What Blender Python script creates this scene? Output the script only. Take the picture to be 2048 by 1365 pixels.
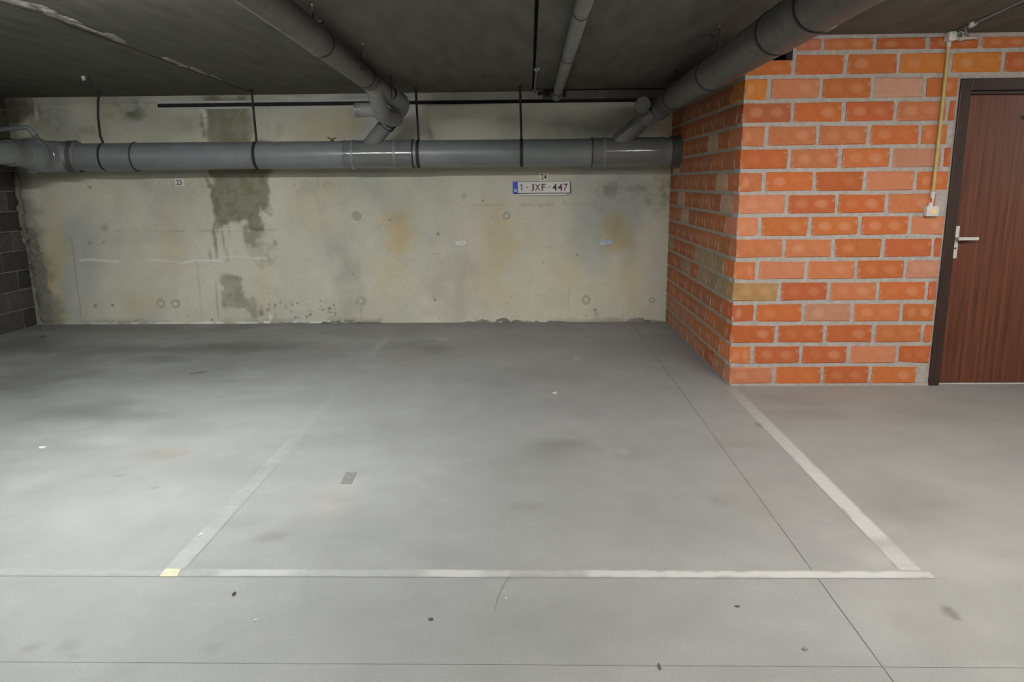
import bpy, bmesh, math, random
import numpy as np
from mathutils import Vector, Matrix

random.seed(7)
scene = bpy.context.scene
for o in list(bpy.data.objects):
    bpy.data.objects.remove(o)
C = scene.collection

# ------------------------------------------------------------------ camera
FPX, PITCH, YAW, ROLL, CAM_H = 1504.5, math.radians(11.874), math.radians(1.39), math.radians(-0.541), 1.435
fw = np.array([-math.sin(YAW) * math.cos(PITCH), math.cos(YAW) * math.cos(PITCH), -math.sin(PITCH)])
rt = np.array([math.cos(YAW), math.sin(YAW), 0.0])
up = np.cross(rt, fw)
cr, sr = math.cos(ROLL), math.sin(ROLL)
RT, UP = rt * cr + up * sr, -rt * sr + up * cr
cam_data = bpy.data.cameras.new('camera')
cam = bpy.data.objects.new('camera', cam_data)
C.objects.link(cam)
cam_data.sensor_fit = 'HORIZONTAL'
cam_data.sensor_width = 36.0
cam_data.lens = 36.0 * FPX / 2048.0
cam_data.clip_start = 0.05
m = Matrix.Identity(4)
for i in range(3):
    m[i][0], m[i][1], m[i][2] = RT[i], UP[i], -fw[i]
m[2][3] = CAM_H
cam.matrix_world = m
scene.camera = cam

# ------------------------------------------------------------------ world, exposure
world = bpy.data.worlds.new('world')
scene.world = world
world.use_nodes = True
bg = world.node_tree.nodes['Background']
bg.inputs[0].default_value = (0.80, 0.90, 1.0, 1)
bg.inputs[1].default_value = 0.05
vs = scene.view_settings
vs.view_transform = 'Standard'
vs.look = 'None'
vs.gamma = 1.0
vs.use_curve_mapping = False
vs.exposure = 0.0
scene.cycles.use_denoising = True
scene.cycles.use_adaptive_sampling = True
scene.cycles.adaptive_threshold = 0.025
scene.cycles.max_bounces = 8
scene.cycles.diffuse_bounces = 5

LAMP_STRENGTH = 640.0

# ------------------------------------------------------------------ measured planes (metres)
YB = 5.232      # brick front face
YW = 7.785      # concrete back wall
XS = 1.42       # brick side face
XL = -5.25      # block wall on the left
COURSE = 0.15


def Hc(y):      # the slab falls slightly towards the back wall
    return 2.319 + (YW - y) * 0.0149


def un(u, v, axis, val):
    """survey helper: where the sight line through photo pixel (u, v) meets the plane axis = val"""
    d = RT * ((u - 1024) / FPX) + UP * (-(v - 682.5) / FPX) + fw
    o = np.array([0, 0, CAM_H])
    t = (val - o[axis]) / d[axis]
    return Vector(o + d * t)


def wall_pt(u, v): p = un(u, v, 1, YW); return p.x, p.z
def floor_pt(u, v): p = un(u, v, 2, 0.0); return p.x, p.y
def ceil_pt(u, v):
    z = 2.34
    for _ in range(6):
        p = un(u, v, 2, z); z = Hc(p.y)
    return p


# ------------------------------------------------------------------ noise for surface colour
def vnoise(x, y, scale, seed, octaves=4, stretch=(1, 1)):
    out = np.zeros_like(x, dtype=float); amp = 1.0; tot = 0
    for k in range(octaves):
        rs = np.random.RandomState(seed * 31 + k)
        g = rs.rand(128, 128)
        fx = x * scale * stretch[0] * 2 ** k + 17.3 * k + 500; fy = y * scale * stretch[1] * 2 ** k + 9.1 * k + 500
        ix = np.floor(fx).astype(int); iy = np.floor(fy).astype(int)
        tx = fx - ix; ty = fy - iy
        tx = tx * tx * (3 - 2 * tx); ty = ty * ty * (3 - 2 * ty)
        a = g[ix % 128, iy % 128]; b = g[(ix + 1) % 128, iy % 128]
        c = g[ix % 128, (iy + 1) % 128]; d = g[(ix + 1) % 128, (iy + 1) % 128]
        out += amp * ((a * (1 - tx) + b * tx) * (1 - ty) + (c * (1 - tx) + d * tx) * ty)
        tot += amp; amp *= 0.55
    return out / tot


def sstep(a, b, x):
    t = np.clip((x - a) / (b - a), 0, 1)
    return t * t * (3 - 2 * t)


# ------------------------------------------------------------------ materials
def new_mat(name):
    mt = bpy.data.materials.new(name)
    mt.use_nodes = True
    nt = mt.node_tree
    return mt, nt, nt.nodes['Principled BSDF']


def node(nt, kind, **kw):
    n = nt.nodes.new(kind)
    for k, v in kw.items():
        setattr(n, k, v)
    return n


def noise_node(nt, scale, detail=5, rough=0.6, coord='Object', stretch=None):
    tc = node(nt, 'ShaderNodeTexCoord')
    src = tc.outputs[coord]
    if stretch:
        mp = node(nt, 'ShaderNodeMapping'); mp.inputs['Scale'].default_value = stretch
        nt.links.new(src, mp.inputs['Vector']); src = mp.outputs[0]
    n = node(nt, 'ShaderNodeTexNoise')
    n.inputs['Scale'].default_value = scale; n.inputs['Detail'].default_value = detail
    n.inputs['Roughness'].default_value = rough
    nt.links.new(src, n.inputs['Vector'])
    return n.outputs['Fac']


def ramp(nt, fac, c0, c1, p0=0.3, p1=0.7):
    r = node(nt, 'ShaderNodeValToRGB')
    r.color_ramp.elements[0].position = p0; r.color_ramp.elements[1].position = p1
    r.color_ramp.elements[0].color = (*c0, 1); r.color_ramp.elements[1].color = (*c1, 1)
    nt.links.new(fac, r.inputs[0])
    return r.outputs[0]


def mix(nt, fac, a, b, blend='MIX'):
    n = node(nt, 'ShaderNodeMix', data_type='RGBA', blend_type=blend)
    for val, idx in ((fac, 0), (a, 6), (b, 7)):
        if isinstance(val, (int, float)): n.inputs[idx].default_value = val
        elif isinstance(val, tuple): n.inputs[idx].default_value = (*val, 1)
        else: nt.links.new(val, n.inputs[idx])
    return n.outputs[2]


def math_n(nt, op, a, b=None, clamp=False):
    n = node(nt, 'ShaderNodeMath', operation=op); n.use_clamp = clamp
    for i, v in enumerate((a, b)):
        if v is None: continue
        if isinstance(v, (int, float)): n.inputs[i].default_value = v
        else: nt.links.new(v, n.inputs[i])
    return n.outputs[0]


def bump(nt, bsdf, h, strength=0.2, dist=0.01):
    b = node(nt, 'ShaderNodeBump'); b.inputs['Strength'].default_value = strength; b.inputs['Distance'].default_value = dist
    nt.links.new(h, b.inputs['Height']); nt.links.new(b.outputs[0], bsdf.inputs['Normal'])


def simple_mat(name, c0, c1=None, rough=0.6, scale=8, spec=0.5, bstr=0.0, metallic=0.0, stretch=None, detail=5):
    mt, nt, b = new_mat(name)
    c1 = c1 or tuple(min(1, x * 1.25) for x in c0)
    f = noise_node(nt, scale, detail=detail, stretch=stretch)
    nt.links.new(ramp(nt, f, c0, c1), b.inputs['Base Color'])
    b.inputs['Roughness'].default_value = rough
    b.inputs['Specular IOR Level'].default_value = spec
    b.inputs['Metallic'].default_value = metallic
    if bstr: bump(nt, b, f, bstr)
    return mt


def painted_mat(name, rough, bscale, bstr, fine=0.12, spec=0.3):
    """surface colour comes from the 'Col' attribute computed below; nodes add grain and relief"""
    mt, nt, b = new_mat(name)
    at = node(nt, 'ShaderNodeAttribute', attribute_name='Col')
    f = noise_node(nt, bscale, detail=8, rough=0.7)
    g = ramp(nt, f, (1 - fine,) * 3, (1 + fine,) * 3, 0.25, 0.75)
    nt.links.new(mix(nt, 1.0, at.outputs['Color'], g, 'MULTIPLY'), b.inputs['Base Color'])
    b.inputs['Roughness'].default_value = rough
    b.inputs['Specular IOR Level'].default_value = spec
    bump(nt, b, f, bstr, 0.004)
    return mt


def s2l(c):
    return tuple(((x / 255) / 12.92 if x / 255 <= 0.04045 else ((x / 255 + 0.055) / 1.055) ** 2.4) for x in c)


M = {}
FLOOR_FINE = 0.10
M['wall_concrete'] = painted_mat('wall_concrete', 0.85, 60, 0.3, 0.17)
M['floor_concrete'] = painted_mat('floor_concrete', 0.58, 90, 0.08, FLOOR_FINE, 0.4)
M['ceiling'] = simple_mat('ceiling_concrete', (0.105, 0.103, 0.086), (0.165, 0.163, 0.138), 0.9, 3.0, 0.2, 0.2, stretch=(3.0, 0.6, 1), detail=8)
M['gap'] = simple_mat('joint_dirt', (0.02, 0.02, 0.017), rough=0.95)
M['joint_pale'] = simple_mat('floor_joint_dust', (0.22, 0.22, 0.205), (0.32, 0.318, 0.30), rough=0.95, scale=3)
M['joint'] = simple_mat('floor_joint_fill', (0.13, 0.128, 0.118), (0.22, 0.216, 0.20), rough=0.95, scale=3)
M['plain_concrete'] = simple_mat('plain_concrete', (0.48, 0.47, 0.44), (0.58, 0.57, 0.54), 0.9, 2.0, 0.2)
M['mortar'] = simple_mat('mortar', (0.33, 0.295, 0.27), (0.47, 0.43, 0.405), 0.95, 25, 0.2, 0.4, detail=8)
M['mortar_shaded'] = simple_mat('shaded_mortar', (0.24, 0.205, 0.17), (0.34, 0.295, 0.25), 0.95, 25, 0.2, 0.4, detail=8)  # darker copy of the mortar, holds the return wall's shade
M['crumbly'] = simple_mat('crumbly_mortar', (0.20, 0.19, 0.16), (0.34, 0.32, 0.28), 0.95, 30, 0.1, 0.8, detail=8)
M['efflorescence'] = simple_mat('efflorescence', (0.20, 0.20, 0.17), (0.42, 0.41, 0.37), 0.95, 18, 0.1, 0.6, detail=8)
M['dark_wood'] = simple_mat('frame_wood', (0.022, 0.010, 0.008), (0.045, 0.020, 0.015), 0.45, 6, 0.4, stretch=(12, 12, 0.6))
M['metal'] = simple_mat('handle_metal', (0.62, 0.61, 0.58), (0.72, 0.71, 0.68), 0.4, 20, 0.5, metallic=0.35)
M['rod'] = simple_mat('hanger_steel', (0.012, 0.012, 0.011), (0.025, 0.025, 0.022), 0.7, 30)
M['white_plastic'] = simple_mat('white_plastic', (0.55, 0.53, 0.50), (0.62, 0.60, 0.57), 0.45, 15)
M['sign'] = simple_mat('sign_white', (0.70, 0.68, 0.62), (0.76, 0.74, 0.68), 0.5, 30)
M['ink'] = simple_mat('ink', (0.04, 0.035, 0.03), rough=0.6)
M['plate_white'] = simple_mat('plate_white', (0.68, 0.66, 0.65), (0.74, 0.72, 0.71), 0.35, 15)
M['plate_red'] = simple_mat('plate_red', (0.10, 0.02, 0.02), rough=0.5)
M['plate_blue'] = simple_mat('plate_blue', (0.02, 0.05, 0.55), (0.03, 0.06, 0.62), 0.4, 10)
M['black'] = simple_mat('black_plastic', (0.015, 0.015, 0.014), rough=0.6)
M['conduit'] = simple_mat('conduit_cream', (0.42, 0.31, 0.10), (0.50, 0.38, 0.15), 0.4, 20)
M['paper'] = simple_mat('paper', (0.62, 0.62, 0.58), (0.72, 0.72, 0.69), 0.8, 30)
M['dark_debris'] = simple_mat('dark_debris', (0.10, 0.09, 0.075), rough=0.9)
M['corner'] = simple_mat('corner_mortar', (0.15, 0.145, 0.12), (0.24, 0.23, 0.195), 0.95, 20, 0.1, 0.6, detail=8)
M['tag_blue'] = simple_mat('reflective_tag', (0.38, 0.42, 0.52), (0.44, 0.48, 0.58), 0.3, 10)
M['tape'] = simple_mat('yellow_tape', (0.60, 0.57, 0.38), (0.72, 0.69, 0.50), 0.7, 25)
M['patch'] = simple_mat('floor_patch', (0.19, 0.185, 0.175), (0.25, 0.245, 0.235), 0.7, 30)


def pvc(name, c0, c1, rough, scale=6):
    mt, nt, b = new_mat(name)
    f = noise_node(nt, scale, detail=6)
    nt.links.new(ramp(nt, f, c0, c1), b.inputs['Base Color'])
    f2 = noise_node(nt, scale * 3, detail=4)
    r = ramp(nt, f2, (rough * 0.85,) * 3, (rough * 1.2,) * 3)
    nt.links.new(r, b.inputs['Roughness'])
    b.inputs['Specular IOR Level'].default_value = 0.5
    return mt


M['pvc'] = pvc('pvc_grey', (0.175, 0.186, 0.193), (0.225, 0.237, 0.245), 0.36)
M['pvc_gloss'] = pvc('pvc_glossy', (0.15, 0.153, 0.15), (0.18, 0.183, 0.178), 0.13)
M['pvc_dusty'] = pvc('pvc_dusty', (0.078, 0.076, 0.068), (0.12, 0.117, 0.106), 0.5, 9)
M['pvc_pale'] = pvc('pvc_pale', (0.17, 0.172, 0.16), (0.26, 0.262, 0.245), 0.55, 12)
M['rubber'] = simple_mat('rubber_seal', (0.03, 0.03, 0.03), rough=0.6)


def brick_mat(name, axis):
    """clay: each brick's own colour (object colour) with the paler dry patches pressed into its face and mortar smears at the rim"""
    mt, nt, b = new_mat(name)
    oi = node(nt, 'ShaderNodeObjectInfo')
    tc = node(nt, 'ShaderNodeTexCoord')
    sp = node(nt, 'ShaderNodeSeparateXYZ'); nt.links.new(tc.outputs['Generated'], sp.inputs[0])
    f = noise_node(nt, 22, detail=7, rough=0.65)
    fb = noise_node(nt, 9, detail=3)
    gx = math_n(nt, 'ADD', sp.outputs[axis], math_n(nt, 'MULTIPLY', math_n(nt, 'SUBTRACT', fb, 0.5), 0.10))
    gz = math_n(nt, 'ADD', sp.outputs[2], math_n(nt, 'MULTIPLY', math_n(nt, 'SUBTRACT', f, 0.5), 0.16))

    def blob(cx, rx, rz):
        dx = math_n(nt, 'POWER', math_n(nt, 'ABSOLUTE', math_n(nt, 'DIVIDE', math_n(nt, 'SUBTRACT', gx, cx), rx)), 2)
        dz = math_n(nt, 'POWER', math_n(nt, 'ABSOLUTE', math_n(nt, 'DIVIDE', math_n(nt, 'SUBTRACT', gz, 0.5), rz)), 2)
        return math_n(nt, 'SUBTRACT', 1.25, math_n(nt, 'ADD', dx, dz), True)
    r1 = oi.outputs['Random']
    r2 = math_n(nt, 'FRACT', math_n(nt, 'MULTIPLY', r1, 7.13))
    r3 = math_n(nt, 'FRACT', math_n(nt, 'MULTIPLY', r1, 23.7))
    s1 = math_n(nt, 'MULTIPLY', blob(0.29, 0.15, 0.27), math_n(nt, 'MULTIPLY', r2, 1.1, True))
    s2 = math_n(nt, 'MULTIPLY', blob(0.71, 0.14, 0.26), math_n(nt, 'MULTIPLY', r3, 1.1, True))
    pale = math_n(nt, 'MULTIPLY', math_n(nt, 'MAXIMUM', s1, s2), 0.7)
    cold = mix(nt, ramp(nt, f, (0, 0, 0), (1, 1, 1), 0.3, 0.75), mix(nt, 1.0, oi.outputs['Color'], (0.86, 0.80, 0.74), 'MULTIPLY'), oi.outputs['Color'])
    withp = mix(nt, pale, cold, mix(nt, 0.45, oi.outputs['Color'], (0.62, 0.36, 0.24)))
    # mortar smears close to the rim
    ex = math_n(nt, 'ABSOLUTE', math_n(nt, 'SUBTRACT', sp.outputs[axis], 0.5))
    ez = math_n(nt, 'ABSOLUTE', math_n(nt, 'SUBTRACT', sp.outputs[2], 0.5))
    e = math_n(nt, 'MAXIMUM', math_n(nt, 'SUBTRACT', ex, 0.022 - 0.0), math_n(nt, 'SUBTRACT', ez, 0.05))
    sm = math_n(nt, 'ADD', math_n(nt, 'MULTIPLY', math_n(nt, 'SUBTRACT', e, 0.405), 12.0), math_n(nt, 'MULTIPLY', math_n(nt, 'SUBTRACT', f, 0.555), 6.0))
    smc = math_n(nt, 'MULTIPLY', math_n(nt, 'MAXIMUM', sm, 0.0, True), 0.75)
    nt.links.new(mix(nt, smc, withp, (0.46, 0.40, 0.36)), b.inputs['Base Color'])
    b.inputs['Roughness'].default_value = 0.85
    b.inputs['Specular IOR Level'].default_value = 0.2
    bump(nt, b, f, 0.35, 0.004)
    return mt


M['brick_x'] = brick_mat('clay_brick', 0)
M['brick_y'] = brick_mat('clay_brick_side', 1)


def block_mat():
    mt, nt, b = new_mat('concrete_block')
    oi = node(nt, 'ShaderNodeObjectInfo')
    f = noise_node(nt, 14, detail=8, rough=0.7)
    nt.links.new(mix(nt, 1.0, oi.outputs['Color'], ramp(nt, f, (0.7,) * 3, (1.2,) * 3), 'MULTIPLY'), b.inputs['Base Color'])
    b.inputs['Roughness'].default_value = 0.95
    b.inputs['Specular IOR Level'].default_value = 0.1
    bump(nt, b, f, 0.6, 0.006)
    return mt


M['block'] = block_mat()


def door_mat():
    mt, nt, b = new_mat('door_veneer')
    f = noise_node(nt, 5, detail=7, rough=0.65, stretch=(9, 9, 0.25))
    g = noise_node(nt, 40, detail=4, stretch=(6, 6, 0.12))
    c = ramp(nt, f, (0.060, 0.017, 0.009), (0.175, 0.054, 0.024), 0.32, 0.70)
    nt.links.new(mix(nt, 0.5, c, ramp(nt, g, (0.6,) * 3, (1.25,) * 3), 'MULTIPLY'), b.inputs['Base Color'])
    b.inputs['Roughness'].default_value = 0.42
    b.inputs['Specular IOR Level'].default_value = 0.45
    return mt


M['door'] = door_mat()


def paint_line_mat(name, col):
    """worn road paint: bare floor colour ('Col') shows where the 'wear' attribute and grain leave no paint"""
    mt, nt, b = new_mat(name)
    at = node(nt, 'ShaderNodeAttribute', attribute_name='wear')
    fl = node(nt, 'ShaderNodeAttribute', attribute_name='Col')
    g0 = noise_node(nt, 90, detail=8, rough=0.7)
    fc = mix(nt, 1.0, fl.outputs['Color'], ramp(nt, g0, (1 - FLOOR_FINE,) * 3, (1 + FLOOR_FINE,) * 3, 0.25, 0.75), 'MULTIPLY')
    f = noise_node(nt, 22, detail=9, rough=0.75)
    a = math_n(nt, 'ADD', at.outputs['Fac'], math_n(nt, 'MULTIPLY', math_n(nt, 'SUBTRACT', f, 0.5), math_n(nt, 'MULTIPLY', math_n(nt, 'SUBTRACT', 1.15, at.outputs['Fac']), 0.7)), True)
    a = math_n(nt, 'MULTIPLY', a, math_n(nt, 'MULTIPLY', at.outputs['Fac'], 12.0, True))
    nt.links.new(mix(nt, a, fc, ramp(nt, f, tuple(c * 0.93 for c in col), col)), b.inputs['Base Color'])
    b.inputs['Roughness'].default_value = 0.58
    b.inputs['Specular IOR Level'].default_value = 0.4
    bump(nt, b, g0, 0.08, 0.004)
    return mt


M['line_paint'] = paint_line_mat('line_paint', (0.60, 0.60, 0.575))


def emit_mat(name, col, strength):
    mt, nt, b = new_mat(name)
    b.inputs['Base Color'].default_value = (*[0.8 * c for c in col], 1)
    b.inputs['Emission Color'].default_value = (*col, 1)
    b.inputs['Emission Strength'].default_value = strength
    return mt


M['neon'] = emit_mat('neon_indicator', (1.0, 0.20, 0.02), 1.6)


# ------------------------------------------------------------------ mesh helpers
def mesh_obj(name, verts, faces, mat, parent=None, smooth=False, loc=None):
    me = bpy.data.meshes.new(name)
    me.from_pydata([tuple(v) for v in verts], [], faces)
    me.update()
    if smooth:
        me.shade_smooth()
    o = bpy.data.objects.new(name, me)
    me.materials.append(M[mat] if isinstance(mat, str) else mat)
    C.objects.link(o)
    if loc is not None: o.location = loc
    if parent: o.parent = parent
    return o


def bm_obj(name, bm, mat, parent=None, smooth=False, sharp=35):
    bmesh.ops.recalc_face_normals(bm, faces=bm.faces)
    me = bpy.data.meshes.new(name); bm.to_mesh(me); bm.free()
    if smooth:
        me.shade_smooth()
        me.set_sharp_from_angle(angle=math.radians(sharp))
    o = bpy.data.objects.new(name, me); me.materials.append(M[mat] if isinstance(mat, str) else mat)
    C.objects.link(o)
    if parent: o.parent = parent
    return o


def add_box(bm, x0, x1, y0, y1, z0, z1, bev=0.0):
    r = bmesh.ops.create_cube(bm, size=1.0)
    vs_ = r['verts']
    for v in vs_:
        v.co = Vector(((x0 + x1) / 2 + v.co.x * (x1 - x0), (y0 + y1) / 2 + v.co.y * (y1 - y0), (z0 + z1) / 2 + v.co.z * (z1 - z0)))
    if bev:
        es = list({e for v in vs_ for e in v.link_edges})
        bmesh.ops.bevel(bm, geom=es, offset=bev, segments=2, affect='EDGES', profile=0.5)


def box(name, x0, x1, y0, y1, z0, z1, mat, parent=None, bev=0.0):
    bm = bmesh.new(); add_box(bm, x0, x1, y0, y1, z0, z1, bev)
    return bm_obj(name, bm, mat, parent)


def frame_for(t):
    t = t.normalized()
    a = Vector((0, 0, 1)) if abs(t.z) < 0.9 else Vector((1, 0, 0))
    n = t.cross(a).normalized()
    return n, t.cross(n).normalized()


def tube(name, pts, rad, mat, parent=None, segs=32, cap=True, sharp=40):
    """swept tube through pts; rad is one radius or one per point"""
    pts = [Vector(p) for p in pts]
    n = len(pts)
    rads = rad if isinstance(rad, (list, tuple)) else [rad] * n
    verts, faces = [], []
    tang = []
    for i in range(n):
        a = pts[max(0, i - 1)]; b = pts[min(n - 1, i + 1)]
        if (b - a).length < 1e-6: b = pts[min(n - 1, i + 2)]; a = pts[max(0, i - 2)]
        tang.append((b - a).normalized())
    N, B = frame_for(tang[0])
    for i in range(n):
        if i:
            ax = tang[i - 1].cross(tang[i])
            if ax.length > 1e-6:
                q = Matrix.Rotation(tang[i - 1].angle(tang[i]), 3, ax.normalized())
                N = q @ N; B = q @ B
        for k in range(segs):
            a = 2 * math.pi * k / segs
            verts.append(pts[i] + (N * math.cos(a) + B * math.sin(a)) * rads[i])
    for i in range(n - 1):
        for k in range(segs):
            k2 = (k + 1) % segs
            faces.append((i * segs + k, i * segs + k2, (i + 1) * segs + k2, (i + 1) * segs + k))
    if cap:
        faces.append(tuple(range(segs - 1, -1, -1)))
        faces.append(tuple(range((n - 1) * segs, n * segs)))
    o = mesh_obj(name, verts, faces, mat, parent, True)
    o.data.set_sharp_from_angle(angle=math.radians(sharp))
    return o


def bend(p0, p1, p2, r, n=10):
    """points of an elbow rounding the corner p1"""
    p0, p1, p2 = Vector(p0), Vector(p1), Vector(p2)
    a = (p0 - p1).normalized(); b = (p2 - p1).normalized()
    s, e = p1 + a * r, p1 + b * r
    out = []
    for i in range(n + 1):
        t = i / n
        out.append(s * (1 - t) ** 2 + p1 * 2 * t * (1 - t) + e * t * t)
    return out


def collar(name, c, d, r, length, mat, parent, lip=0.008, segs=36):
    """pipe socket: sleeve with a rolled bead at both ends"""
    c, d = Vector(c), Vector(d).normalized()
    h = length / 2
    prof = [(-h, r), (-h, r + lip), (-h + 0.012, r + lip), (-h + 0.016, r + lip * 0.55), (h - 0.016, r + lip * 0.55), (h - 0.012, r + lip), (h, r + lip), (h, r)]
    N, B = frame_for(d)
    verts, faces = [], []
    for t, rr in prof:
        for k in range(segs):
            a = 2 * math.pi * k / segs
            verts.append(c + d * t + (N * math.cos(a) + B * math.sin(a)) * rr)
    for i in range(len(prof) - 1):
        for k in range(segs):
            k2 = (k + 1) % segs
            faces.append((i * segs + k, i * segs + k2, (i + 1) * segs + k2, (i + 1) * segs + k))
    o = mesh_obj(name, verts, faces, mat, parent, True)
    o.data.set_sharp_from_angle(angle=math.radians(25))
    return o


def ring(name, c, d, r, w, t, mat, parent, segs=36):
    """flat band of width w and thickness t round a pipe of radius r"""
    c, d = Vector(c), Vector(d).normalized()
    N, B = frame_for(d)
    prof = [(-w / 2, r), (-w / 2, r + t), (w / 2, r + t), (w / 2, r)]
    verts, faces = [], []
    for tt, rr in prof:
        for k in range(segs):
            a = 2 * math.pi * k / segs
            verts.append(c + d * tt + (N * math.cos(a) + B * math.sin(a)) * rr)
    for i in range(4):
        for k in range(segs):
            k2 = (k + 1) % segs; j = (i + 1) % 4
            faces.append((i * segs + k, i * segs + k2, j * segs + k2, j * segs + k))
    o = mesh_obj(name, verts, faces, mat, parent, True)
    o.data.set_sharp_from_angle(angle=math.radians(25))
    return o


def lump(name, c, rx, ry, rz, mat, parent=None, seed=0, flat=None, sub=2):
    """irregular crumb or blob"""
    bm = bmesh.new()
    bmesh.ops.create_icosphere(bm, subdivisions=sub, radius=1.0)
    rs = random.Random(seed)
    ph = [rs.uniform(0, 6.28) for _ in range(6)]
    for v in bm.verts:
        k = 1 + 0.22 * math.sin(3 * v.co.x + ph[0]) * math.sin(4 * v.co.y + ph[1]) + 0.15 * math.sin(6 * v.co.z + ph[2] + 3 * v.co.x) + rs.uniform(-0.12, 0.12)
        v.co = Vector((c[0] + v.co.x * rx * k, c[1] + v.co.y * ry * k, c[2] + v.co.z * rz * k))
    return bm_obj(name, bm, mat, parent, True, 60)


def empty(name, loc=(0, 0, 0)):
    o = bpy.data.objects.new(name, None); C.objects.link(o); o.location = loc
    o.empty_display_size = 0.1
    return o


def tag(o, label, cat, group=None, kind=None):
    o['label'] = label; o['category'] = cat
    if group: o['group'] = group
    if kind: o['kind'] = kind
    return o


def grid_surface(name, a0, a1, b0, b1, step, place, color, mat, parent=None, relief=None):
    na, nb = max(2, int((a1 - a0) / step) + 1), max(2, int((b1 - b0) / step) + 1)
    A, Bb = np.meshgrid(np.linspace(a0, a1, na), np.linspace(b0, b1, nb), indexing='ij')
    A, Bb = A.ravel(), Bb.ravel()
    co = place(A, Bb)
    me = bpy.data.meshes.new(name)
    nv = na * nb
    i, j = np.meshgrid(np.arange(na - 1), np.arange(nb - 1), indexing='ij')
    v0 = (i * nb + j).ravel()
    quads = np.stack([v0, v0 + nb, v0 + nb + 1, v0 + 1], 1)
    me.vertices.add(nv); me.vertices.foreach_set('co', co.astype(np.float32).ravel())
    nq = len(quads)
    me.loops.add(nq * 4); me.loops.foreach_set('vertex_index', quads.astype(np.int32).ravel())
    me.polygons.add(nq)
    me.polygons.foreach_set('loop_start', np.arange(0, nq * 4, 4, dtype=np.int32))
    me.polygons.foreach_set('loop_total', np.full(nq, 4, dtype=np.int32))
    me.update(calc_edges=True)
    me.validate()
    col = color(A, Bb)
    rgba = np.concatenate([np.clip(col, 0, 1), np.ones((nv, 1))], 1).astype(np.float32)
    at = me.color_attributes.new('Col', 'FLOAT_COLOR', 'POINT')
    at.data.foreach_set('color', rgba.ravel())
    me.materials.append(M[mat])
    me.shade_smooth()
    o = bpy.data.objects.new(name, me); C.objects.link(o)
    if parent: o.parent = parent
    return o


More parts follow.
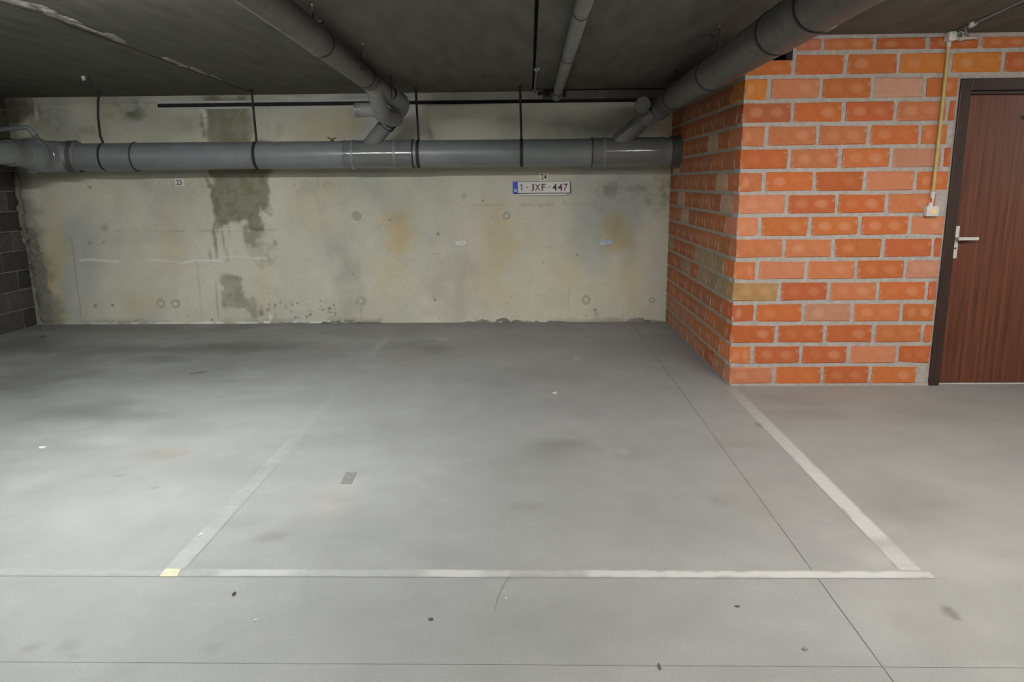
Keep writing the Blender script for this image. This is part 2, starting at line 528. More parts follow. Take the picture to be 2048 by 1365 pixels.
# ------------------------------------------------------------------ back wall (stains have their own shapes on the concrete)
def wall_color(x, z):
    n1 = vnoise(x, z, 1.1, 3, 5); n2 = vnoise(x, z, 3.0, 5, 5, (1, 0.25)); n3 = vnoise(x, z, 9, 7, 4); n4 = vnoise(x, z, 0.7, 11, 3)
    nb = vnoise(x, z, 30, 13, 3)
    base = np.array([0.56, 0.54, 0.442])
    col = base[None] * (0.72 + 0.28 * n1 + 0.18 * n2 + 0.14 * n3)[:, None]
    grey = sstep(0.5, 0.68, vnoise(x, z, 1.3, 23, 4, (1, 0.5)))
    col = col * (1 - 0.22 * grey[:, None] * np.array([0.9, 0.65, 0.25]))
    wob = (vnoise(x, z, 5, 41, 4) - 0.5); wob2 = (vnoise(x, z, 5, 43, 4) - 0.5)

    def ell(u, v, ru, rv, soft=0.6, w=0.5):
        cx, cz = wall_pt(u, v)
        kx = ru / 193.0; kz = rv / 195.0
        d = np.hypot((x - cx) / kx + wob * w * 2.2, (z - cz) / kz + wob2 * w * 2.2)
        return 1 - sstep(1 - soft, 1 + soft * 0.5, d)

    def mul(mask, c, s=1.0):
        nonlocal col
        mm = np.clip(mask * s, 0, 1)[:, None]
        col = col * (1 - mm) + col * np.array(c) * mm

    def to(mask, c, s=1.0):
        nonlocal col
        mm = np.clip(mask * s, 0, 1)[:, None]
        col = col * (1 - mm) + np.array(c) * mm
    streak = vnoise(x, z, 8, 51, 4, (1, 0.12)); spot = vnoise(x, z, 14, 53, 4)
    # rust and yellow tints
    for u, v, ru, rv, s in [(790, 455, 36, 55, .9), (1000, 470, 45, 70, .6), (1237, 462, 26, 40, 1.0), (345, 485, 40, 50, .5), (645, 250, 45, 40, .6), (705, 240, 30, 35, .7), (108, 570, 26, 95, .9),
                            (115, 470, 20, 90, .5), (990, 560, 60, 60, .4), (780, 560, 40, 60, .4), (1130, 560, 60, 60, .3), (530, 570, 20, 60, .4), (300, 610, 60, 30, .35), (1260, 560, 40, 90, .45), (640, 420, 60, 60, .25)]:
        mul(ell(u, v, ru, rv, 0.9, 0.7), (1.0, 0.84, 0.60), s)
    # grey washed areas
    for u, v, ru, rv, s in [(695, 560, 28, 70, .8), (905, 570, 55, 70, .6), (370, 420, 75, 60, .35), (560, 420, 60, 60, .0), (930, 600, 50, 50, .4), (690, 500, 30, 60, .4), (1110, 600, 40, 40, .3), (250, 470, 90, 20, .3)]:
        mul(ell(u, v, ru, rv, 0.8, 0.9), (0.78, 0.78, 0.80), s)
    # mossy smudges below the pipe at the right
    sm = sstep(0.48, 0.62, spot)
    for u, v, ru, rv, s in [(1225, 368, 70, 18, .8), (1310, 385, 30, 40, .8), (640, 372, 60, 22, .4), (1240, 400, 60, 40, .4), (360, 250, 60, 20, .5), (250, 215, 60, 24, .9), (280, 225, 30, 18, .9), (100, 240, 40, 30, .6), (150, 265, 60, 15, .5), (560, 255, 30, 30, .4)]:
        mul(ell(u, v, ru, rv, 0.8, 0.8) * (0.35 + 0.65 * sm), (0.56, 0.56, 0.50), s)
    # the long damp stain
    def rect(u0, v0, u1, v1, soft=0.05, w=0.10):
        ax, az = wall_pt(u0, v1); bx, bz = wall_pt(u1, v0)
        d = np.maximum(np.maximum(ax - x, x - bx) + wob * w * 2, np.maximum(az - z, z - bz) + wob2 * w * 2)
        return 1 - sstep(-soft, soft, d)
    dampA = rect(418, 190, 492, 300, 0.05, 0.12); dampB = np.maximum(rect(432, 290, 533, 425, 0.035, 0.14), rect(424, 360, 520, 450, 0.04, 0.2))
    dampC = rect(425, 440, 528, 520, 0.06, 0.25) * sstep(0.42, 0.52, streak)
    dampD = np.maximum(rect(502, 520, 534, 645, 0.03, 0.2), rect(462, 540, 492, 622, 0.03, 0.2)) * sstep(0.40, 0.52, vnoise(x, z, 5, 57, 4, (1, 0.3)))
    dampE = rect(470, 545, 482, 610, 0.03, 0.2)
    damp = np.maximum.reduce([dampA * 0.9, dampB, dampC * 0.75, dampD * 0.6, dampE * 0.7])
    mul(damp, (0.36, 0.35, 0.30), 0.84)
    mul(damp * sstep(0.45, 0.65, spot), (0.75, 0.76, 0.62), 0.7)
    to(ell(497, 245, 10, 38, 0.5, 0.8), (0.30, 0.285, 0.20), 0.6)
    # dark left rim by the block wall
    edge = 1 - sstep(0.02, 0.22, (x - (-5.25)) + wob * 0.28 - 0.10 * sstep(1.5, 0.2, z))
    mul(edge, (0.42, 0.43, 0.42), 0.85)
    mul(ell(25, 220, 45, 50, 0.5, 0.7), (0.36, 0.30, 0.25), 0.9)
    # white bloom
    wn = sstep(0.45, 0.6, spot)
    for u, v, ru, rv, s in [(409, 240, 6, 38, .95), (404, 215, 8, 14, .9), (530, 214, 5, 10, .9), (575, 197, 26, 5, .9), (620, 199, 40, 6, .9), (655, 195, 30, 6, .8), (880, 195, 50, 5, .8), (950, 198, 25, 5, .8), (72, 225, 4, 24, .8),
                            (1000, 193, 20, 4, .6), (320, 200, 40, 5, .5), (730, 212, 26, 5, .7), (540, 635, 5, 8, .9)]:
        to(ell(u, v, ru, rv, 0.6, 0.5) * (0.5 + 0.5 * wn), (0.72, 0.71, 0.66), s)
    # scraped chalk strokes left by bumpers
    for (u0, v0, u1, v1, wpx, s) in [(160, 521, 237, 522, 2.6, .75), (292, 521, 375, 525, 1.6, .55), (370, 525, 440, 519, 2.2, .8), (440, 515, 535, 516, 1.6, .6), (430, 460, 500, 460, 1.6, .5)]:
        ax, az = wall_pt(u0, v0); bx, bz = wall_pt(u1, v1)
        t = np.clip(((x - ax) * (bx - ax) + (z - az) * (bz - az)) / ((bx - ax) ** 2 + (bz - az) ** 2), 0, 1)
        d = np.hypot(x - (ax + t * (bx - ax)), z - (az + t * (bz - az)) - 0.008 * np.sin(t * 5))
        to(1 - sstep(wpx / 195 * 0.6, wpx / 195 * 1.4, d), (0.72, 0.71, 0.66), s)
    # formwork joints
    for (u0, u1, v, s) in [(200, 560, 463, .5), (940, 1120, 411, .4), (990, 1130, 496, .25), (1080, 1200, 410, .2)]:
        ax, az = wall_pt(u0, v); bx, _ = wall_pt(u1, v)
        mk = (1 - sstep(0.004, 0.016, np.abs(z - az + wob * 0.02))) * sstep(ax, ax + 0.1, x) * (1 - sstep(bx - 0.1, bx, x)) * sstep(0.3, 0.6, spot)
        mul(mk, (0.6, 0.6, 0.58), s)
    for (u, v0, v1, s) in [(163, 470, 640, .5), (438, 560, 645, .55), (1138, 560, 625, .35), (724, 605, 645, .5), (405, 520, 640, .3)]:
        ax, zb = wall_pt(u, v1); _, zt = wall_pt(u, v0)
        mk = (1 - sstep(0.003, 0.014, np.abs(x - ax + wob * 0.03))) * sstep(zb, zb + 0.05, z) * (1 - sstep(zt - 0.05, zt, z))
        mul(mk, (0.55, 0.54, 0.52), s)
    # splashed specks
    rs = np.random.RandomState(5)
    specks = [(rs.uniform(535, 670), rs.uniform(602, 636), rs.uniform(0.8, 3.2)) for _ in range(34)] + [(rs.uniform(640, 672), rs.uniform(610, 632), rs.uniform(1, 3)) for _ in range(8)] + \
             [(1190, 620, 4), (1192, 628, 4.5), (1172, 632, 3), (870, 600, 3.5), (868, 594, 2), (520, 626, 7), (538, 619, 5), (658, 617, 4), (375, 633, 2), (424, 640, 3), (780, 440, 2.5),
              (210, 455, 9), (180, 487, 5), (207, 485, 5), (876, 468, 4), (191, 612, 4), (225, 611, 4), (1155, 510, 3), (928, 392, 6), (966, 402, 3), (180, 375, 4)] + \
             [(rs.uniform(90, 1320), rs.uniform(360, 640), rs.uniform(0.5, 1.5)) for _ in range(120)]
    for u, v, r in specks:
        cx, cz = wall_pt(u, v); rr = r / 195.0
        sel = np.abs(x - cx) < rr * 2.5
        dd = np.hypot(x[sel] - cx, z[sel] - cz) * (1 + 0.8 * wob[sel])
        k = (0.7 if r < 4.2 else 0.35) * (1 - sstep(rr * 0.4, rr * 1.3, dd))[:, None]
        col[sel] = col[sel] * (1 - k) + col[sel] * np.array([0.32, 0.31, 0.28]) * k
    # foot of the wall
    foot = 1 - sstep(0.0, 0.075, z + (n3 - 0.5) * 0.08)
    mul(foot * sstep(0.42, 0.58, vnoise(x, z, 2.2, 61, 3)), (0.60, 0.59, 0.55), 0.8)
    xa, _ = wall_pt(180, 648); xb, _ = wall_pt(720, 648)
    bl = (1 - sstep(0.008, 0.03, z + wob * 0.03)) * sstep(xa - 0.1, xa + 0.1, x) * (1 - sstep(xb - 0.2, xb + 0.1, x))
    to(bl * sstep(0.35, 0.55, spot), (0.76, 0.75, 0.72), 0.85)
    return col


def wall_place(a, b):
    rel = (vnoise(a, b, 2.0, 71, 5) - 0.5) * 0.006
    return np.stack([a, YW - rel, b], 1)


wall_back = empty('wall_back', (0, YW, 0))
wall_back.matrix_world = Matrix.Identity(4)
tag(wall_back, 'stained beige concrete back wall of the parking bays', 'wall', kind='structure')
ZG0, ZG1 = 2.208, 2.246
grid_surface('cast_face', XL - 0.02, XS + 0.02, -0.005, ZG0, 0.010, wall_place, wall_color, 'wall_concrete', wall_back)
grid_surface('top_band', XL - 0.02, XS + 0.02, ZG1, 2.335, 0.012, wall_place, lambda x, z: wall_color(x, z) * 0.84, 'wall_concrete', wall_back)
grid_surface('band_fill', XL - 0.02, -3.72, ZG0, ZG1, 0.012, wall_place, wall_color, 'wall_concrete', wall_back)
box('groove_back', XL - 0.05, XS + 0.05, YW + 0.045, YW + 0.20, -0.02, 2.45, 'gap', wall_back)
box('groove_ledge', -3.72, XS + 0.02, YW - 0.001, YW + 0.046, ZG0 - 0.02, ZG0, 'plain_concrete', wall_back)
box('groove_soffit', -3.72, XS + 0.02, YW - 0.001, YW + 0.046, ZG1, ZG1 + 0.02, 'plain_concrete', wall_back)
# plugged formwork tie holes
for k, (u, v, r) in enumerate([(713, 432, 10), (1013, 432, 8.5), (1172, 600, 10), (1304, 601, 7), (322, 607, 10.5), (351, 608, 10.5), (722, 602, 11), (1100, 350, 0)]):
    if not r: continue
    cx, cz = wall_pt(u, v); rr = r / 195
    bm = bmesh.new()
    rs = random.Random(k)
    n = 20
    prof = [(1.0, 0.003), (0.9, -0.0035), (0.5, -0.003), (0.42, 0.0005)]
    rings = []
    wobv = [1 + rs.uniform(-0.09, 0.09) for _ in range(n)]
    for fr, dy in prof:
        rings.append([bm.verts.new((cx + rr * fr * wobv[i] * math.cos(2 * math.pi * i / n), YW + dy, cz + rr * fr * wobv[i] * math.sin(2 * math.pi * i / n))) for i in range(n)])
    for a, b in zip(rings, rings[1:]):
        for i in range(n):
            bm.faces.new((a[i], a[(i + 1) % n], b[(i + 1) % n], b[i]))
    bm.faces.new(rings[-1])
    if 'plug' not in M:
        M['plug'] = simple_mat('tie_hole_plug', (0.37, 0.355, 0.285), (0.46, 0.44, 0.355), 0.95, 25, 0.1, 0.4)
    bm_obj('tie_hole_plug', bm, 'plug', wall_back)
# crumbled mortar and dirt along the wall foot
rs = random.Random(3)
for (u0, u1, v, hpx, n) in [(935, 1060, 640, 9, 14), (640, 745, 645, 6, 8), (1245, 1312, 640, 8, 7), (520, 640, 647, 4, 8), (700, 760, 646, 4, 5), (1060, 1120, 642, 4, 5)]:
    for k in range(n):
        u = rs.uniform(u0, u1); x, _ = wall_pt(u, v)
        t = 1 - abs((u - (u0 + u1) / 2) / ((u1 - u0) / 2)) * 0.7
        lump('mortar_crumb', (x, YW - 0.003, 0.004), rs.uniform(0.02, 0.07), 0.014, hpx / 195 * t * rs.uniform(0.5, 1.0), rs.choice(['crumbly', 'plug', 'crumbly', 'corner']), wall_back, seed=rs.randint(0, 999))

# ------------------------------------------------------------------ floor slabs with saw-cut joints
def floor_color(x, y):
    n1 = vnoise(x, y, 0.8, 103, 5); n2 = vnoise(x, y, 2.2, 105, 5, (0.5, 1)); n3 = vnoise(x, y, 8, 107, 4)
    base = np.array([0.300, 0.302, 0.293])
    col = base[None] * (0.62 + 0.34 * n1 + 0.26 * n2 + 0.18 * n3)[:, None]
    wob = vnoise(x, y, 3.5, 141, 5) - 0.5; wob2 = vnoise(x, y, 3.5, 143, 5) - 0.5
    spot = vnoise(x, y, 12, 153, 4)

    def ell(u, v, ru, rv, soft=0.6, w=0.5):
        cx, cy = floor_pt(u, v)
        rx = (floor_pt(u + ru, v)[0] - floor_pt(u - ru, v)[0]) / 2
        ry = (floor_pt(u, v - rv)[1] - floor_pt(u, v + rv)[1]) / 2
        d = np.hypot((x - cx) / rx + wob * w * 2.2, (y - cy) / ry + wob2 * w * 2.2)
        return 1 - sstep(1 - soft, 1 + soft * 0.5, d)

    def mul(mask, c, s):
        nonlocal col
        k = np.clip(mask * s, 0, 1)[:, None]
        col = col * (1 - k) + col * np.array(c) * k
    # oil and tyre dirt in the far left bay
    for u, v, ru, rv, s in [(200, 700, 180, 14, .8), (130, 722, 120, 16, .6), (420, 697, 130, 12, .8), (320, 718, 60, 8, .7), (540, 692, 90, 10, .55), (60, 760, 120, 30, .7), (150, 820, 130, 25, .5), (40, 690, 80, 20, .6),
                            (230, 830, 80, 12, .4), (500, 720, 200, 30, .35), (250, 660, 260, 10, .35), (880, 698, 40, 9, .6), (820, 690, 60, 12, .4), (700, 665, 120, 10, .25)]:
        mul(ell(u, v, ru, rv, 0.9, 0.7), (0.52, 0.52, 0.50), s)
    # brownish dust
    for u, v, ru, rv, s in [(320, 912, 70, 14, .7), (830, 715, 70, 22, .5), (1100, 740, 90, 26, .5), (1010, 690, 120, 20, .25), (650, 1010, 70, 60, .3), (1500, 1000, 60, 60, .25), (1900, 1250, 90, 70, .35), (660, 690, 60, 12, .4), (1480, 890, 60, 12, .5), (1820, 1090, 60, 30, .3)]:
        mul(ell(u, v, ru, rv, 0.9, 0.7), (0.88, 0.82, 0.70), s)
    # darker patches
    for u, v, ru, rv, s in [(1120, 893, 70, 22, .6), (1050, 900, 120, 50, .25), (550, 1073, 35, 12, .55), (1060, 1015, 40, 12, .4), (1270, 905, 50, 20, .3), (1590, 960, 60, 30, .25), (1760, 1000, 120, 40, .3), (1870, 1005, 40, 14, .4),
                            (135, 1290, 26, 20, .5), (65, 1295, 18, 10, .5), (430, 1295, 20, 12, .4), (140, 1313, 20, 8, .4), (1520, 850, 10, 6, .9), (1807, 1130, 22, 14, .7), (870, 1100, 60, 30, .2), (480, 1040, 50, 16, .25), (380, 860, 90, 18, .35), (100, 890, 120, 14, .3),
                            (235, 953, 12, 4, .7), (306, 977, 9, 3, .7), (1445, 1010, 20, 14, .3), (1600, 830, 120, 14, .3), (1850, 830, 130, 20, .3), (1600, 800, 180, 14, .25), (720, 1050, 100, 30, .15)]:
        mul(ell(u, v, ru, rv, 0.8, 0.6), (0.66, 0.655, 0.63), s)
    # round chewing-gum like spot by the aisle
    mul(ell(1902, 1226, 15, 15, 0.3, 0.25), (0.58, 0.57, 0.54), 0.9)
    # bleached scuffs
    for u, v, ru, rv, s in [(640, 1020, 60, 20, .16), (680, 975, 70, 20, .10), (1250, 903, 14, 7, .2), (200, 880, 70, 10, .2), (1900, 1130, 120, 40, .12), (1760, 1120, 60, 30, .2), (160, 1040, 200, 60, .1), (60, 960, 60, 20, .12), (1155, 714, 10, 5, .4), (885, 680, 14, 6, .4)]:
        k = np.clip(ell(u, v, ru, rv, 0.9, 0.8) * s, 0, 1)[:, None]
        col = col * (1 - k) + np.array([0.58, 0.57, 0.54]) * k
    # darker strip against the back wall
    g = 1 - sstep(0.0, 0.55, (YW - y) + wob * 0.5)
    mul(g, (0.74, 0.73, 0.71), 0.75)
    # scratches
    for (u0, v0, u1, v1, s) in [(1030, 1140, 1005, 1175, .15), (1005, 1175, 990, 1218, .15)]:
        ax, ay = floor_pt(u0, v0); bx, by = floor_pt(u1, v1)
        t = np.clip(((x - ax) * (bx - ax) + (y - ay) * (by - ay)) / ((bx - ax) ** 2 + (by - ay) ** 2), 0, 1)
        d = np.hypot(x - (ax + t * (bx - ax)), y - (ay + t * (by - ay)))
        mul(1 - sstep(0.002, 0.009, d), (0.55, 0.54, 0.52), s)
    return col


floor = empty('floor'); tag(floor, 'worn grey concrete garage floor with saw-cut joints', 'floor', kind='structure')
JX, JY, JW = 1.055, 2.035, 0.0020


def floor_place(a, b):
    return np.stack([a, b, np.zeros_like(a)], 1)


for (x0, x1, y0, y1, st) in [(XL - 0.1, JX - JW, JY + JW * 0.4, YW + 0.01, 0.016), (JX + JW, 4.2, JY + JW * 0.4, YW + 0.01, 0.016), (-3.0, JX - JW, 0.4, JY - JW * 0.4, 0.02), (JX + JW, 3.2, 0.4, JY - JW * 0.4, 0.02)]:
    grid_surface('floor_slab', x0, x1, y0, y1, st, floor_place, floor_color, 'floor_concrete', floor)
for (x0, x1, y0, y1) in [(4.2, 10, JY, YW), (-13, XL - 0.1, JY, YW), (-13, -3.0, -8, JY), (3.2, 10, -8, JY), (-3.0, 3.2, -8, 0.4)]:
    grid_surface('floor_slab', x0, x1, y0, y1, 0.12, floor_place, floor_color, 'floor_concrete', floor)
box('joint_bed', -13, 10, -8, YW + 0.2, -0.2, -0.0025, 'joint_pale', floor)
box('joint_seal', JX - 0.004, JX + 0.004, -8, YW, -0.0024, -0.0015, 'joint', floor)

crack = [floor_pt(u, v) for u, v in [(1036, 1140), (1024, 1150), (1012, 1163), (1003, 1180), (996, 1196), (992, 1210), (990, 1224)]]
tube('hairline_crack', [(a, b, -0.0004) for a, b in crack], [0.0008, 0.0013, 0.0015, 0.0016, 0.0015, 0.0013, 0.0008], 'joint', floor, 6)

# ------------------------------------------------------------------ ceiling of precast slabs
ceiling = empty('ceiling'); tag(ceiling, 'dark grey precast concrete slab ceiling with open joints', 'ceiling', kind='structure')
SEAMS = [-13, -10.1, -7.57, -5.03, None, 0.045, 2.70, 5.3, 7.9, 10]
xs_left = -2.70
SEAMS[4] = xs_left
for a, b in zip(SEAMS, SEAMS[1:]):
    g = 0.011
    y0, y1 = -8, YW + 0.2
    if abs(a - 0.045) < 0.01: y1 = 7.66          # this slab stops short of the wall
    v = [(a + g, y0, Hc(y0)), (b - g, y0, Hc(y0)), (b - g, y1, Hc(y1)), (a + g, y1, Hc(y1))]
    v += [(x, y, z + 0.12) for x, y, z in v]
    mesh_obj('ceiling_slab', v, [(0, 3, 2, 1), (4, 5, 6, 7), (0, 1, 5, 4), (1, 2, 6, 5), (2, 3, 7, 6), (3, 0, 4, 7)], 'ceiling', ceiling)
v = [(-13, -8, Hc(-8) + 0.05), (10, -8, Hc(-8) + 0.05), (10, YW + 0.2, Hc(YW) + 0.05), (-13, YW + 0.2, Hc(YW) + 0.05)]
mesh_obj('joint_filler', v + [(x, y, z + 0.05) for x, y, z in v], [(0, 3, 2, 1), (4, 5, 6, 7), (0, 1, 5, 4), (1, 2, 6, 5), (2, 3, 7, 6), (3, 0, 4, 7)], 'gap', ceiling)
# lime and mortar squeezed out of the joint on the left
rs = random.Random(11)
for (u0, v0, u1, v1, w, n) in [(20, 0, 66, 14, 0.05, 9), (70, 12, 118, 32, 0.05, 12), (122, 34, 152, 46, 0.035, 8), (150, 46, 212, 70, 0.014, 10), (214, 68, 246, 84, 0.04, 8), (330, 116, 372, 134, 0.03, 9), (384, 136, 410, 147, 0.035, 7), (424, 150, 440, 158, 0.02, 3)]:
    for k in range(n):
        t = (k + rs.random()) / n
        p = ceil_pt(u0 + (u1 - u0) * t, v0 + (v1 - v0) * t)
        lump('lime_crust', (p.x + rs.uniform(-w, w) * 0.4, p.y, Hc(p.y) + 0.001), rs.uniform(0.35, 0.9) * w, rs.uniform(0.05, 0.10), rs.uniform(0.004, 0.011), 'efflorescence', ceiling, seed=rs.randint(0, 9999), sub=2)

trim_1 = box('trim_1', 0.14, XS - 0.005, 7.66, YW - 0.002, 2.236, 2.312, 'ceiling', bev=0.006)
tag(trim_1, 'grey concrete ledge under the ceiling above the back wall, right half', 'ledge', kind='structure')

# far walls of the garage, behind and beside the camera
for nm, args, lb in [('wall_rear', (-13, 10, -8.2, -8, 0, 2.7), 'plain concrete wall behind the viewer'), ('wall_far_right', (10, 10.2, -8, YW + 0.2, 0, 2.7), 'plain concrete wall at the far right of the aisle'),
                     ('wall_far_left', (-13.2, -13, -8, YW, 0, 2.7), 'plain concrete wall at the far left of the aisle')]:
    tag(box(nm, *args, 'plain_concrete'), lb, 'wall', kind='structure')

# ------------------------------------------------------------------ block wall on the left
wall_left = empty('wall_left'); tag(wall_left, 'shade-darkened grey concrete block wall at the left edge', 'wall', kind='structure')
box('block_mortar', XL - 0.2, XL - 0.010, 4.6, YW + 0.05, -0.01, 2.36, 'corner', wall_left)
block_cache = {}


def brick_mesh(kind, dx, dy, dz, var, bev, jit, mat):
    key = (kind, round(dx, 3), round(dy, 3), round(dz, 3), var)
    if key not in block_cache:
        bm = bmesh.new()
        bmesh.ops.create_cube(bm, size=1.0)
        rs_ = random.Random(var * 77 + int(dx * 1000))
        for v in bm.verts:
            v.co = Vector((v.co.x * dx, v.co.y * dy, v.co.z * dz))
        bmesh.ops.bevel(bm, geom=list(bm.edges), offset=bev, segments=1, affect='EDGES')
        for v in bm.verts:
            v.co += Vector((rs_.uniform(-jit, jit), rs_.uniform(-jit, jit), rs_.uniform(-jit, jit)))
        me = bpy.data.meshes.new(kind); bm.to_mesh(me); bm.free()
        me.materials.append(M[mat])
        if mat == 'brick_x':
            me.materials.append(M['brick_y'])
            for p in me.polygons:
                if abs(p.normal.x) > 0.7: p.material_index = 1
        block_cache[key] = me
    return block_cache[key]


def piece(name, x0, x1, y0, y1, z0, z1, col, parent, mat, bev=0.008, jit=0.0046):
    me = brick_mesh(name + mat, x1 - x0, y1 - y0, z1 - z0, random.randint(0, 4), bev, jit, mat)
    o = bpy.data.objects.new(name, me); C.objects.link(o)
    o.location = ((x0 + x1) / 2, (y0 + y1) / 2, (z0 + z1) / 2)
    o.parent = parent
    o.color = (*col, 1)
    return o


rs = random.Random(21)
r = 0
z = 0.0
while z < 2.3:
    z1 = min(z + 0.2, 2.345)
    off = 0.0 if r % 2 else 0.2
    y = YW - 0.005 - off
    edges = [YW - 0.005] + ([y] if off else [])
    while edges[-1] > 6.0: edges.append(edges[-1] - 0.4)
    for a, b in zip(edges, edges[1:]):
        g = rs.uniform(0.055, 0.105)  # block greys lowered to hold this wall's shadow along with dirt
        piece('block', XL - 0.15, XL, b + 0.007, a - 0.007, z + 0.006, z1 - 0.006, (g, g * 0.98, g * 0.88), wall_left, 'block', 0.007, 0.003)
    z += 0.2; r += 1
# crumbled mortar that fills the corner between block wall and cast wall
rs = random.Random(5)
for k in range(26):
    t = k / 25
    zz = 1.52 - t * 0.62
    lump('corner_mortar', (XL + 0.022 + rs.uniform(-0.01, 0.012), YW - 0.055, zz), rs.uniform(0.012, 0.022), 0.03, rs.uniform(0.03, 0.055), 'corner', wall_left, seed=k)
for k in range(30):
    t = k / 29
    zz = 0.95 - t * 0.92
    lump('corner_mortar', (XL + 0.075 + t * 0.035 + rs.uniform(-0.012, 0.012), YW - 0.012, zz), rs.uniform(0.035, 0.075), 0.016, rs.uniform(0.04, 0.09), 'corner', wall_left, seed=100 + k)

# ------------------------------------------------------------------ brick walls
wall_right = empty('wall_right'); tag(wall_right, 'bright orange brick wall with grey mortar around the door', 'wall', kind='structure')
wall_side = empty('wall_right_return'); tag(wall_side, 'shaded brown brick return wall running to the back wall', 'wall', kind='structure')
DX0, DX1, DZ = 2.826, 3.985, 2.076        # opening of the door frame
REC = 0.005
HX = un(1590, 110, 1, YB).x               # broken-out pocket beside the big pipe
HZ = un(1565, 121, 1, YB).z
bm = bmesh.new()
yb0, yb1 = YB + REC, YB + 0.15
add_box(bm, XS + REC, DX0, yb0, yb1, -0.01, HZ)
add_box(bm, HX - 0.012, DX0, yb0, yb1, HZ, 2.36)
add_box(bm, DX0, DX1, yb0, yb1, DZ, 2.36)
add_box(bm, DX1, 10, yb0, yb1, -0.01, 2.36)
bm_obj('mortar_bed', bm, 'mortar', wall_right)
box('store_room_back', XS + 0.1, 10.2, YW + 0.02, YW + 0.2, 0, 2.45, 'gap', wall_right)
box('top_mortar', HX + 0.04, 10, YB - 0.004, YB + 0.1, 2.334, 2.372, 'mortar', wall_right)
box('base_mortar', XS + 0.01, DX0, YB - 0.004, YB + 0.1, 0.0, 0.016, 'mortar', wall_right)
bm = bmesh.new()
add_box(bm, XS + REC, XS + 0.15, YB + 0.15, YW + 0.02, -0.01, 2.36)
bm_obj('mortar_bed', bm, 'mortar_shaded', wall_side)

ORANGE = [(0.50, 0.145, 0.048), (0.53, 0.155, 0.050), (0.49, 0.135, 0.046), (0.54, 0.175, 0.064), (0.51, 0.160, 0.050), (0.48, 0.130, 0.050), (0.53, 0.19, 0.085)]
PINK, PALE, TAN, YEL, ROSY = (0.50, 0.24, 0.16), (0.52, 0.30, 0.22), (0.40, 0.24, 0.10), (0.58, 0.21, 0.045), (0.56, 0.22, 0.12)
SPECIAL = {(14, 1): ROSY, (14, 3): PALE, (14, 0): YEL, (5, 0): TAN, (4, 2): PINK, (15, 4): YEL, (15, 3): (0.57, 0.20, 0.05), (6, 1): ROSY, (6, 4): PINK, (8, 0): ROSY, (9, 0): ROSY, (10, 3): ROSY, (11, 3): PINK, (13, 0): (0.42, 0.13, 0.06), (16, 1): (0.55, 0.19, 0.11), (1, 0): ROSY, (2, 3): ROSY, (10, 0): (0.54, 0.18, 0.08), (8, 4): ROSY}
rs = random.Random(33)
BH, J = 0.0645, 0.010


def cut_brick(name, x0, x1, z0, z1, col):
    return piece(name, x0, x1, YB, YB + 0.10, z0, z1, col, wall_right, 'brick_x')


for row in range(1, 17):
    zc = (row - 0.5) * COURSE
    z0, z1 = zc - BH, zc + BH
    if row == 16: z1 = 2.336
    odd = row % 2 == 1
    drift = 0.010 if row in (7, 9, 10, 11, 12, 13, 14) else 0.0
    first = (1.737 if odd else 1.576) + drift
    joints = [XS, first]
    while joints[-1] < 4.9: joints.append(joints[-1] + 0.3375)
    for i, (a, b) in enumerate(zip(joints, joints[1:])):
        col = SPECIAL.get((row, i), rs.choice(ORANGE))
        k = rs.uniform(0.93, 1.07)
        col = tuple(c * k for c in col)
        x0 = a + (J if i else 0); x1 = b - J
        if row <= 13 or (row == 14):
            if x0 > DX0 - 0.03 and x1 < DX1 + 0.02: continue
            if x0 < DX0 and x1 > DX0 - 0.008: x1 = DX0 - 0.008 - (0.04 if row in (12, 9, 1) else 0.0)
            if x0 < DX1 and x1 > DX1: x0 = DX1 + 0.008
            if x1 - x0 < 0.03: continue
            if DX0 < (x0 + x1) / 2 < DX1: continue
        if i == 0:                                      # corner bricks show on both faces
            if row == 16: continue
            y1 = YB + (0.142 if odd else 0.31)
            zz1 = z1 if row != 15 else HZ
            mat = 'brick_x'
            if row == 15:
                y1 = YB + 0.11
            piece('brick', x0, x1, YB, y1, z0, zz1, col, wall_right, mat)
            continue
        if row == 16 and x0 < HX + 0.02:
            x0 = HX + 0.004
        cut_brick('brick', x0, x1, z0, z1, col)
# courses of the return wall
BROWN_SHADED = [(0.36, 0.125, 0.050), (0.40, 0.135, 0.050), (0.34, 0.115, 0.052), (0.38, 0.15, 0.065), (0.35, 0.125, 0.052), (0.32, 0.125, 0.065)]  # brown bricks, darkened further to carry the return wall's shade
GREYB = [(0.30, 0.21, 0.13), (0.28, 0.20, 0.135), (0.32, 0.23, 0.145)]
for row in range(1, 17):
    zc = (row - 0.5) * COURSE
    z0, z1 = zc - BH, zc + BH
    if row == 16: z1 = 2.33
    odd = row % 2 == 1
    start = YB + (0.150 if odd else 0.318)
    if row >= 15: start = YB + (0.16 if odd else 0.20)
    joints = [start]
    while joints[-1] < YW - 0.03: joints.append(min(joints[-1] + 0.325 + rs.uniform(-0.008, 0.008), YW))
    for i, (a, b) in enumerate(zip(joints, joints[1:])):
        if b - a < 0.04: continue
        col = rs.choice(BROWN_SHADED)
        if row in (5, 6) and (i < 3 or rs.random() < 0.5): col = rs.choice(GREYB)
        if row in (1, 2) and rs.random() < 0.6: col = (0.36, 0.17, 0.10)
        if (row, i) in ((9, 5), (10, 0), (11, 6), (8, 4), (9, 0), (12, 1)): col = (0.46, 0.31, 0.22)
        piece('brick', XS, XS + 0.10, a + 0.003, b - 0.003, z0 + 0.001, z1 - 0.001, col, wall_side, 'brick_y', 0.004, 0.0015)

